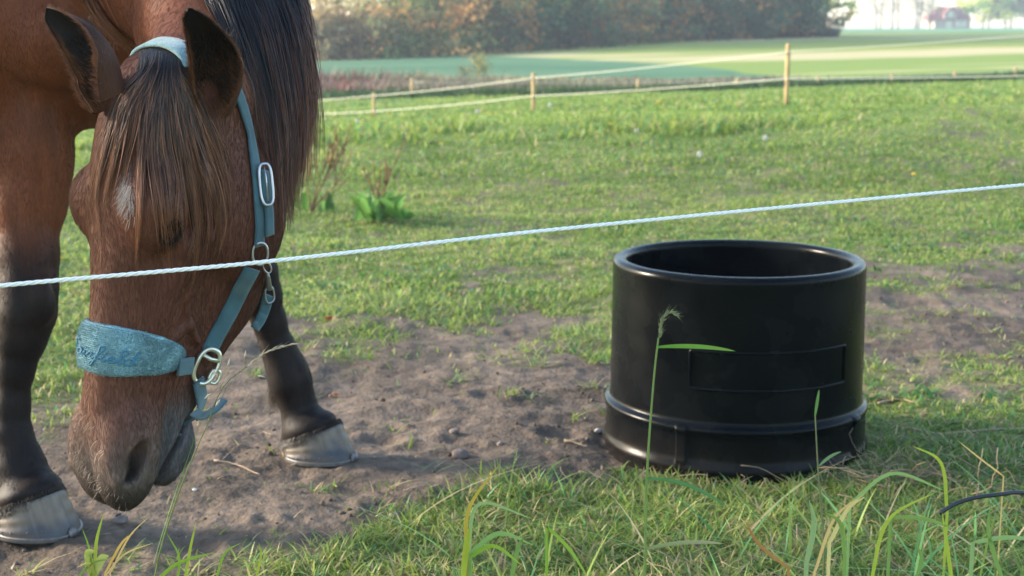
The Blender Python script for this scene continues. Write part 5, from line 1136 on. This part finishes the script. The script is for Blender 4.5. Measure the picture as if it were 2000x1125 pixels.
def short_hair():
    rg = np.random.default_rng(13); Ps, Cs, Rs = [], [], []; K = 6
    def add(base, d, L, col, r=.00035, curl=.25, bias=None):
        N = len(base); P = [base]; d = d / np.linalg.norm(d, axis=1)[:, None]; b = rg.normal(0, 1, (N, 3)) * curl
        if bias is not None: b = b + bias
        for k in range(K - 1): P.append(P[-1] + d * (L / (K - 1))[:, None]); d = d + b * .45; d /= np.linalg.norm(d, axis=1)[:, None]
        Ps.append(np.stack(P, 1)); Cs.append(np.repeat((np.array(col) * rg.uniform(.6, 1.3, (N, 1)))[:, None], K, 1)); Rs.append(r * np.interp(np.linspace(0, 1, K), [0, 1], [1, .3])[None] * np.ones((N, 1)))
    # ear fringe and inner ear hair
    for (Po, Pi, U, Vv), (b_, t__, fc, wm_, fl) in zip(EAR_SHELLS, EAR_SPEC):
        ax = F3(t__) - F3(b_); ax /= np.linalg.norm(ax); fc = F3(fc) / np.linalg.norm(fc)
        for e in (0, -1):
            n = 520; u = rg.random(n) ** .8 * (Po.shape[0] - 2); i = u.astype(int); w_ = (u - i)[:, None]; b = Po[i, e] * (1 - w_) + Po[i + 1, e] * w_; cen = Po[i, Po.shape[1] // 2]
            inw = cen - b; inw /= np.linalg.norm(inw, axis=1)[:, None] + 1e-9
            edge = np.clip(1 - i / 38, .12, 1); add(b, fc * .55 - inw * .1 + ax * .8 + rg.normal(0, .25, (n, 3)), rg.uniform(.006, .016, n) * (.4 + .7 * edge), (.16, .06, .025), .00035)
        n = 900; i = rg.integers(1, 26, n); j = rg.integers(3, 30, n); add(Pi[i, j], ax * .9 + fc * .45 + rg.normal(0, .3, (n, 3)), rg.uniform(.012, .026, n), (.030, .020, .016), .00045)
        n = 260; i = rg.integers(1, 16, n); j = rg.integers(3, 30, n); add(Pi[i, j], ax * .7 + fc * .8 + rg.normal(0, .3, (n, 3)), rg.uniform(.012, .03, n), (.24, .10, .045), .0004)
    # muzzle whiskers
    for (n, pa, pb, L, cl) in [(34, (150, 880), (200, 960), .016, (.40, .31, .23)), (9, (165, 800), (215, 900), .028, (.7, .55, .4)), (26, (300, 950), (352, 900), .018, (.12, .11, .1)), (22, (140, 880), (250, 985), .014, (.3, .25, .2))]:
        px = rg.uniform(pa[0], pb[0], n); py = np.interp(px, [pa[0], pb[0]], [pa[1], pb[1]]) + rg.normal(0, 9, n); P, b = hit(px, py); g = grad(headsdf, P); add(P[b < .003], (g + np.array([-.2, 0, -.5]))[b < .003], rg.uniform(.5, 1.2, (b < .003).sum()) * L, cl, .00022, .38, None)
    # feather at the fetlock of the right leg in view, coronet fringes
    n = 260; b = W(540, 765, 3.37) + rg.normal(0, .012, (n, 3)); add(b, np.array([-.25, 0, -1.]) + rg.normal(0, .18, (n, 3)), rg.uniform(.02, .05, n), (.035, .022, .016), .0006, .12)
    n = 140; b = W(2, 945, 2.94) + rg.normal(0, .012, (n, 3)); add(b, np.array([-.25, 0, -1.]) + rg.normal(0, .18, (n, 3)), rg.uniform(.02, .05, n), (.05, .03, .02), .0006, .12)
    for c0, rr, tw_, zz in ((cR, .071, F3((.88, -.47, 0)), .051), (cL, .068, F3((.90, -.43, 0)), .049)):
        n = 1500; a = rg.uniform(0, 6.28, n); tw_ = tw_ / np.linalg.norm(tw_); sd = np.cross(tw_, UPV); b = c0 - tw_ * .012 + rr * 1.0 * (np.cos(a)[:, None] * tw_ + np.sin(a)[:, None] * sd * .93); b[:, 2] += zz + .030 * np.cos(a) + rg.uniform(-.004, .012, n)
        o = b - c0; o[:, 2] = 0; add(b, o / .06 * .4 + np.array([0, 0, -1.]) + rg.normal(0, .12, (n, 3)), rg.uniform(.008, .018, n), (.022, .016, .014), .0006, .08)
    # eyelashes
    n = 26; b = hw(.224, -.04, -.106)[None] + rg.normal(0, .006, (n, 3)); add(b, np.array([-.8, -.3, -.1]) + rg.normal(0, .2, (n, 3)), rg.uniform(.012, .022, n), (.02, .015, .012), .0004, .1)
    # star: white hairs
    n = 300; px = rg.normal(249, 8, n); py = rg.normal(372, 22, n); P, b = hit(px, py); g = grad(headsdf, P); add(P, AX * .8 + g * .25 + SX * ((px - 249) / 30)[:, None] + rg.normal(0, .12, (n, 3)), rg.uniform(.008, .016, n), (.42, .37, .34), .0003, .08)
    P = np.concatenate(Ps); V, F, C = strands(P, np.concatenate(Rs), np.concatenate(Cs)); mk('short_hair', V, F, HAIR, horse, C)
short_hair()
def coat_hair():
    """lying coat hair on the parts of the skin that are seen from the fence side"""
    rg = np.random.default_rng(14); px, py, z_ = proj(HV); k = np.where((px > -60) & (px < 700) & (py > -60) & (py < 1060) & ((HN * (HV - CO)).sum(1) < .25) & ((hd_ < .01) | (HV[:, 2] > .1)))[0]
    q4 = HF[np.isin(HF[:, 0], k)]; A = HV[q4]; ar = np.linalg.norm(np.cross(A[:, 2] - A[:, 0], A[:, 3] - A[:, 1]), axis=1) / 2; ar = ar * np.where(hd_[q4[:, 0]] < .01, 2.2, .8)
    n = 80000; f = rg.choice(len(q4), n, p=ar / ar.sum()); u, v = rg.random((2, n, 1)); A = HV[q4[f]]; b = (A[:, 0] * (1 - u) + A[:, 1] * u) * (1 - v) + (A[:, 3] * (1 - u) + A[:, 2] * u) * v
    nn = HN[q4[f, 0]]; flow = np.where((hd_[q4[f, 0]] < .01)[:, None], AX + .25 * SX * np.sign(hs[q4[f, 0]])[:, None], F3((0, 0, -1.))); flow = flow + rg.normal(0, .13, (n, 3)) + .12 * np.stack([noise(b[:, 0] * 14, b[:, 1] * 14, b[:, 2] * 14, seed=i) for i in (1, 2, 3)], 1)
    flow = flow - nn * (flow * nn).sum(1)[:, None]; flow /= np.linalg.norm(flow, axis=1)[:, None]; L = rg.uniform(.006, .012, (n, 1))
    P = np.stack([b - nn * .0003, b + flow * L * .5 + nn * .0003, b + flow * L + nn * (.0003 + .0005 * rg.random((n, 1)))], 1); C = c[q4[f, 0]] * rg.uniform(.85, 1.18, (n, 1)); r = .00022 * np.array([1, .9, .35])[None] * np.ones((n, 1))
    V, F, C = strands(P, r, np.repeat(C[:, None], 3, 1)); mk('coat_hair', V, F, HAIRM, horse, C)
HAIRM = mat('coat_hair', (0, 0, 0), rough=.6, spec=.2, attr=True)
coat_hair()
print('hair', time.time() - t_)
# ------------------------------------------------------------------ halter
def webmat(name, col, scale, light):
    m, n, b, out = node_mat(name); L = n.links.new; at = n.nodes.new('ShaderNodeTexCoord'); b.inputs['Roughness'].default_value = .75; b.inputs['Sheen Weight'].default_value = .3
    mp = n.nodes.new('ShaderNodeMapping'); L(at.outputs['UV'], mp.inputs[0])
    wv = n.nodes.new('ShaderNodeTexWave'); wv.wave_type = 'BANDS'; wv.bands_direction = 'X'; wv.inputs['Scale'].default_value = scale; wv.inputs['Distortion'].default_value = .6; L(at.outputs['UV'], wv.inputs[0])
    wv2 = n.nodes.new('ShaderNodeTexWave'); wv2.bands_direction = 'Y'; wv2.inputs['Scale'].default_value = 3.2; L(at.outputs['UV'], wv2.inputs[0])
    nz = n.nodes.new('ShaderNodeTexNoise'); nz.inputs['Scale'].default_value = 26; nz.inputs['Detail'].default_value = 6; L(at.outputs['Object'], nz.inputs[0])
    mr = n.nodes.new('ShaderNodeMapRange'); mr.inputs[1].default_value = .35; mr.inputs[2].default_value = .72; mr.inputs[3].default_value = 0; mr.inputs[4].default_value = 1; L(nz.outputs[0], mr.inputs[0])
    mx = n.nodes.new('ShaderNodeMix'); mx.data_type = 'RGBA'; mx.inputs[6].default_value = (*col, 1); mx.inputs[7].default_value = (*light, 1); L(mr.outputs[0], mx.inputs[0])
    ml = n.nodes.new('ShaderNodeMapRange'); ml.inputs[3].default_value = .55; ml.inputs[4].default_value = 1.15; L(wv.outputs['Fac'], ml.inputs[0])
    vm = n.nodes.new('ShaderNodeVectorMath'); vm.operation = 'SCALE'; L(mx.outputs[2], vm.inputs[0]); L(ml.outputs[0], vm.inputs['Scale']); L(vm.outputs[0], b.inputs['Base Color'])
    bp = n.nodes.new('ShaderNodeBump'); bp.inputs['Strength'].default_value = .6; bp.inputs['Distance'].default_value = .0008; L(wv.outputs['Fac'], bp.inputs['Height']); L(bp.outputs[0], b.inputs['Normal']); return m
WEB = webmat('teal_webbing', (.018, .078, .10), 90, (.055, .155, .18))
def strap(name, P, N, wd, th, parent, m=None):
    V, F = ribbon(P, N, wd, th); o = mk(name, V, F, m or WEB, parent); me = o.data; uv = me.uv_layers.new(name='uv'); K = len(P); L = np.concatenate([[0], np.cumsum(np.linalg.norm(np.diff(P, axis=0), axis=1))]); s = 9
    vi = np.zeros(len(me.loops), np.int32); me.loops.foreach_get('vertex_index', vi); u = L[vi // s] / .32; v = np.array([0, .05, .25, .5, .75, .95, 1, .95, .05])[vi % s]; uv.data.foreach_set('uv', np.stack([u, v], 1).ravel().astype(np.float32)); return o
def on_head(pts, n, lift, f=headsdf):
    q = spline(np.array(pts, float), n); P, b = hit(q[:, 0], q[:, 1], f); g = grad(f, P, .006); g /= np.linalg.norm(g, axis=1)[:, None]
    for _ in range(3):
        g[1:-1] = (g[:-2] + g[1:-1] * 2 + g[2:]) / 4
    g /= np.linalg.norm(g, axis=1)[:, None]; return P + g * lift, g
halter = tag(empty('halter', hw(.3, -.1, .1)), 'teal webbing halter with fleece padded noseband and steel rings on the horse head', 'halter')
ALLOY = mat('pale_alloy', (.62, .60, .50), rough=.32, metal=.85, var=.12, vscale=60, bump=.15, bscale=250)
P, g = on_head([(440, 120), (455, 165), (470, 205), (483, 250), (492, 300), (499, 350), (503, 400), (505, 440), (503, 480)], 40, .003, horsesdf); strap('cheek_strap', P, g, .019, .0022, halter)
P, g = on_head([(508, 335), (514, 380), (518, 420), (519, 458)], 20, .0075); strap('strap_end', P, g, .018, .002, halter)
# crown over the poll: from behind the near ear across to the far ear
Pc = []
for s_ in np.linspace(-.075, .085, 24):
    Pc.append(hw(-.018 + 2.0 * s_ ** 2, -.080, s_))
Pc = np.array(Pc); gg = grad(horsesdf, Pc); gg /= np.linalg.norm(gg, axis=1)[:, None]
for _ in range(6): Pc = Pc - gg * (horsesdf(Pc) - .004)[:, None]; gg = grad(horsesdf, Pc); gg /= np.linalg.norm(gg, axis=1)[:, None]
CROWNW = mat('pale_teal_fleece', (.20, .36, .38), rough=.95, var=.2, vscale=60, bump=.8, bscale=400, sheen=.5, bdist=.003)
strap('crown_strap', Pc, gg, .034, .0045, halter, CROWNW)
def ringpath(c, n, up, rx, ry, k=32, sq=2.0):
    n = F3(n) / np.linalg.norm(n); up = F3(up); up = up - n * (up @ n); up /= np.linalg.norm(up); s = np.cross(up, n); a = np.arange(k) / k * 2 * np.pi
    ca, sa = np.cos(a), np.sin(a); x = np.sign(ca) * np.abs(ca) ** (2 / sq); y = np.sign(sa) * np.abs(sa) ** (2 / sq); return c + rx * x[:, None] * s + ry * y[:, None] * up
def at_px(px, py, lift): P, g = on_head([(px, py), (px + 1, py + 1), (px + 2, py + 2)], 3, lift); return P[0], g[0]
NV = lambda g: (g + np.array([0, -.9, .1])) / np.linalg.norm(g + np.array([0, -.9, .1]))
c0, g0 = at_px(508, 362, .012); d = W(512, 400, 2) - W(503, 322, 2); mk('buckle', *tube(ringpath(c0, NV(g0), d, .0095, .030, 40, 3.2), .0024, 8, closed=True), STEEL, halter)
mk('buckle_tongue', *tube([c0 - d / np.linalg.norm(d) * .027, c0 - d / np.linalg.norm(d) * .01 + NV(g0) * .003, c0 + d / np.linalg.norm(d) * .024], .0014, 6), STEEL, halter)
c0, g0 = at_px(501, 492, .008); mk('cheek_ring', *tube(ringpath(c0, NV(g0), (0, 0, 1), .0115, .0165, 36, 2.3), .0019, 8, closed=True), STEEL, halter)
# loop of cheek strap round the ring
P, g = on_head([(490, 500 + 22), (470, 560), (445, 610), (420, 655), (405, 685)], 30, .0035); g = g + F3((0, -.5, 0)); strap('nose_strap', P, g, .027, .0024, halter)
# snap hook and throat strap
c0, g0 = at_px(511, 515, .010); c1, g1 = at_px(514, 560, .010); c2, g2 = at_px(515, 585, .010)
SN = MB(); SN.add(*tube(ringpath(c0 + NV(g0) * .002, NV(g0), c1 - c0, .0055, .010, 20), .0013, 6, closed=True)); SN.add(*tube([c0 + (c1 - c0) * .3, c0 + (c1 - c0) * .55, c0 + (c1 - c0) * .8, c1], [.0022, .0038, .0038, .0046], 10)); SN.build('snap_hook', STEEL, halter)
mk('snap_ring', *tube(ringpath(c1 + (c2 - c1) * .5, NV(g1), c2 - c1, .0085, .013, 20, 3), .0015, 6, closed=True), STEEL, halter)
P, g = on_head([(520, 575), (514, 600), (505, 622), (494, 640)], 16, .003, horsesdf); g = g + F3((0, -1.6, 0)); strap('throat_strap', P, g, .018, .0024, halter)
# noseband: a band round the nose at constant height, thick fleece in front
def nose_pt(phi, a, lift, off=(.0, -.075)):
    """point on the head skin in the plane along=a, direction phi (0 = face, + = horse left)"""
    a = np.broadcast_to(a, np.shape(phi)); o = hw(0, 0, 0) + AX * a[..., None] + NX * off[1]; d = np.cos(phi)[..., None] * NX + np.sin(phi)[..., None] * SX; t = np.full(np.shape(phi), .02)
    for _ in range(30): t = t - headsdf(o + d * t[..., None]) * .8 * np.where(np.ones_like(t) > 0, 1, 1)
    P = o + d * t[..., None]; g = grad(headsdf, P, .006); g /= np.linalg.norm(g, axis=-1, keepdims=True); return P + g * lift, g
c0, g0 = at_px(393, 711, .010)
qh = c0 - H0; aR, phR = qh @ AX, math.atan2(qh @ SX, qh @ NX + .075); print('ring a', aR, math.degrees(phR))
nu, nv = 90, 26; phs = np.linspace(-phR + .1, phR - .30, nu); vs = np.linspace(-1, 1, nv)
def fleece():
    PH, VV = np.meshgrid(phs, vs, indexing='ij'); t = np.linspace(0, 1, nu)[:, None]
    ctr = aR - .016 - .010 * np.sin(np.pi * t) + .0 * t; hwid = np.interp(np.linspace(0, 1, nu), [0, .08, .3, .62, .85, .97, 1], [.012, .028, .034, .036, .028, .016, .010])[:, None]
    A = ctr + hwid * VV
    P, g = nose_pt(PH, A, 0.0); e = np.sqrt(np.clip(1 - VV ** 2, 0, 1)) ** .6 * np.interp(np.linspace(0, 1, nu), [0, .05, .95, 1], [.3, 1, 1, .3])[:, None]
    nzz = .0008 * noise(P[..., 0] * 300, P[..., 1] * 300, P[..., 2] * 300, seed=4) + .0018 * fbm(P[..., 0] * 40, P[..., 1] * 40, P[..., 2] * 40, o=2, seed=6)
    Po = P + g * (.002 + .010 * e + nzz * e)[..., None]; Pi = P + g * .0005
    m = nu * nv; idx = np.arange(m).reshape(nu, nv); q = np.stack([idx[:-1, :-1], idx[1:, :-1], idx[1:, 1:], idx[:-1, 1:]], -1).reshape(-1, 4)
    ed = np.concatenate([idx[:, 0], idx[-1, 1:], idx[::-1, -1][1:], idx[0, ::-1][1:-1]]); en = np.roll(ed, -1); rim = np.stack([ed, en, en + m, ed + m], 1)
    m_ = mat('teal_fleece', (.22, .38, .41), rough=.95, spec=.1, var=.22, vscale=30, bump=.8, bscale=420, sheen=.2, bdist=.003)
    o = mk('noseband', np.concatenate([Po.reshape(-1, 3), Pi.reshape(-1, 3)]), [q[:, ::-1], q + m, rim], m_, halter)
    rg = np.random.default_rng(5); n = 16000; i = rg.integers(1, nu - 1, n); j = rg.integers(0, nv, n); b = Po[i, j] + (Po[np.minimum(i + 1, nu - 1), j] - Po[i, j]) * rg.random((n, 1)); gg = g[i, j]; L = rg.uniform(.001, .0026, n)
    d = gg + rg.normal(0, .5, (n, 3)); d /= np.linalg.norm(d, axis=1)[:, None]; S_ = np.stack([b - gg * .0006, b + d * L[:, None] * .6, b + d * L[:, None] + rg.normal(0, .0006, (n, 3))], 1)
    fc = np.array([.26, .43, .46]) * rg.uniform(.6, 1.3, (n, 1)); V, F, C = strands(S_, (.00030 * np.ones((n, 3))), np.repeat(fc[:, None], 3, 1)); mk('fleece_pile', V, F, mat('fleece_fibre', (0, 0, 0), rough=.9, attr=True, trans=.2), o, C)
    # embroidered script
    GL = {'F': [[(.0, 1.7), (.5, 2.05), (1.3, 1.95)], [(.75, 2.0), (.55, 1.0), (.2, 0), (-.2, -.1)], [(.2, 1.05), (.9, 1.15)]], 'a': [[(.75, .8), (.35, .95), (0, .5), (.25, .0), (.65, .35), (.78, .85), (.72, .2), (1.0, .1)]], 'i': [[(0, .5), (.2, .9), (.15, .2), (.45, .1)], [(.25, 1.25), (.3, 1.35)]],
          'r': [[(0, .4), (.2, .9), (.25, 1.0), (.5, .85), (.45, .2), (.75, .1)]], 'f': [[(0, .3), (.45, 1.2), (.6, 2.1), (.4, 2.2), (.3, 1.4), (.2, .2), (-.05, -.8), (-.15, -.5), (.2, .1), (.6, .3)]], 'e': [[(0, .4), (.5, .7), (.35, .95), (.1, .5), (.35, .05), (.75, .3)]],
          'l': [[(0, .3), (.45, 1.2), (.55, 2.0), (.35, 2.1), (.25, 1.2), (.3, .1), (.7, .2)]], 'd': [[(.7, .8), (.3, .95), (0, .45), (.3, .0), (.65, .5), (.95, 2.0), (.75, .3), (1.1, .15)]]}
    M = MB(); x = 0; adv = {'F': 1.25, 'a': .95, 'i': .45, 'r': .7, 'f': .6, 'e': .7, 'l': .62, 'd': 1.05}; sc = .0155
    for ch in 'Fairfield':
        for st in GL[ch]:
            s_ = spline(np.array(st, float) * [1, 1], max(8, len(st) * 4)); X_ = (x + s_[:, 0] + .15 * s_[:, 1]) * sc; Y_ = s_[:, 1] * sc * .62
            ph = -.52 + X_ / .074; a_ = aR - .022 - Y_ + .010 * (x / 7) + .006
            P, g_ = nose_pt(ph, a_, .0140); M.add(*tube(P, .0012, 5))
        x += adv[ch]
    M.build('embroidery', mat('blue_thread', (.035, .17, .26), rough=.6), o)
fleece()
# webbing tab from fleece to the cast ring
th_ = np.linspace(phR - .62, phR - .16, 14); P, g = nose_pt(th_, aR - .004 + 0 * th_, .0125); strap('noseband_tab', P, g, .026, .0025, halter)
# cast ring with three openings
nrm = NV(g0); upv = W(418, 672, 2) - W(378, 752, 2); RG = MB()
RG.add(*tube(ringpath(c0 + nrm * .003, nrm, upv, .0165, .0270, 44, 2.4), .0036, 9, closed=True)); 
s_ = np.cross(upv / np.linalg.norm(upv), nrm); RG.add(*tube([c0 + nrm * .003 + upv / np.linalg.norm(upv) * .014 + s_ * .014, c0 + nrm * .004 + upv / np.linalg.norm(upv) * .012, c0 + nrm * .003 + upv / np.linalg.norm(upv) * .014 - s_ * .014], .0034, 9))
RG.add(*tube(ringpath(c0 + nrm * .003 - s_ * -.0185 - upv / np.linalg.norm(upv) * .010, nrm, upv, .0075, .0105, 24, 2.4), .0026, 8, closed=True)); RG.build('halter_ring', ALLOY, halter)
# chin strap: down from the ring and round behind the chin
tt_ = np.linspace(0, 1, 26); P, g = nose_pt(phR + .02 + tt_ * (np.pi - phR), aR + .020 + .075 * np.sin(tt_ * 1.5), .010); strap('chin_strap', P, g, .024, .0024, halter)
PP = spline(np.array([W(380, 806, 2.03), W(398, 813, 2.01), W(420, 800, 2.0), W(438, 781, 2.01)]), 20); strap('strap_end', PP, np.tile(F3((-.3, -.6, 1.)), (20, 1)), .015, .0026, halter)
print('halter', time.time() - t_)
# ------------------------------------------------------------------ haze
def haze():
    m = bpy.data.materials.new('haze_air'); m.use_nodes = True; n = m.node_tree; n.nodes.clear(); o = n.nodes.new('ShaderNodeOutputMaterial'); v = n.nodes.new('ShaderNodeVolumePrincipled')
    v.inputs['Color'].default_value = (.80, .88, 1, 1); v.inputs['Density'].default_value = .0009; v.inputs['Anisotropy'].default_value = .2; n.links.new(v.outputs[0], o.inputs['Volume'])
    V, F = box((0, 150, 7), (1400, 1100, 50)); tag(mk('haze', V, F, m, smooth=False), 'thin autumn haze over the fields', 'haze', kind='stuff')
haze()
print('total', time.time() - T0)
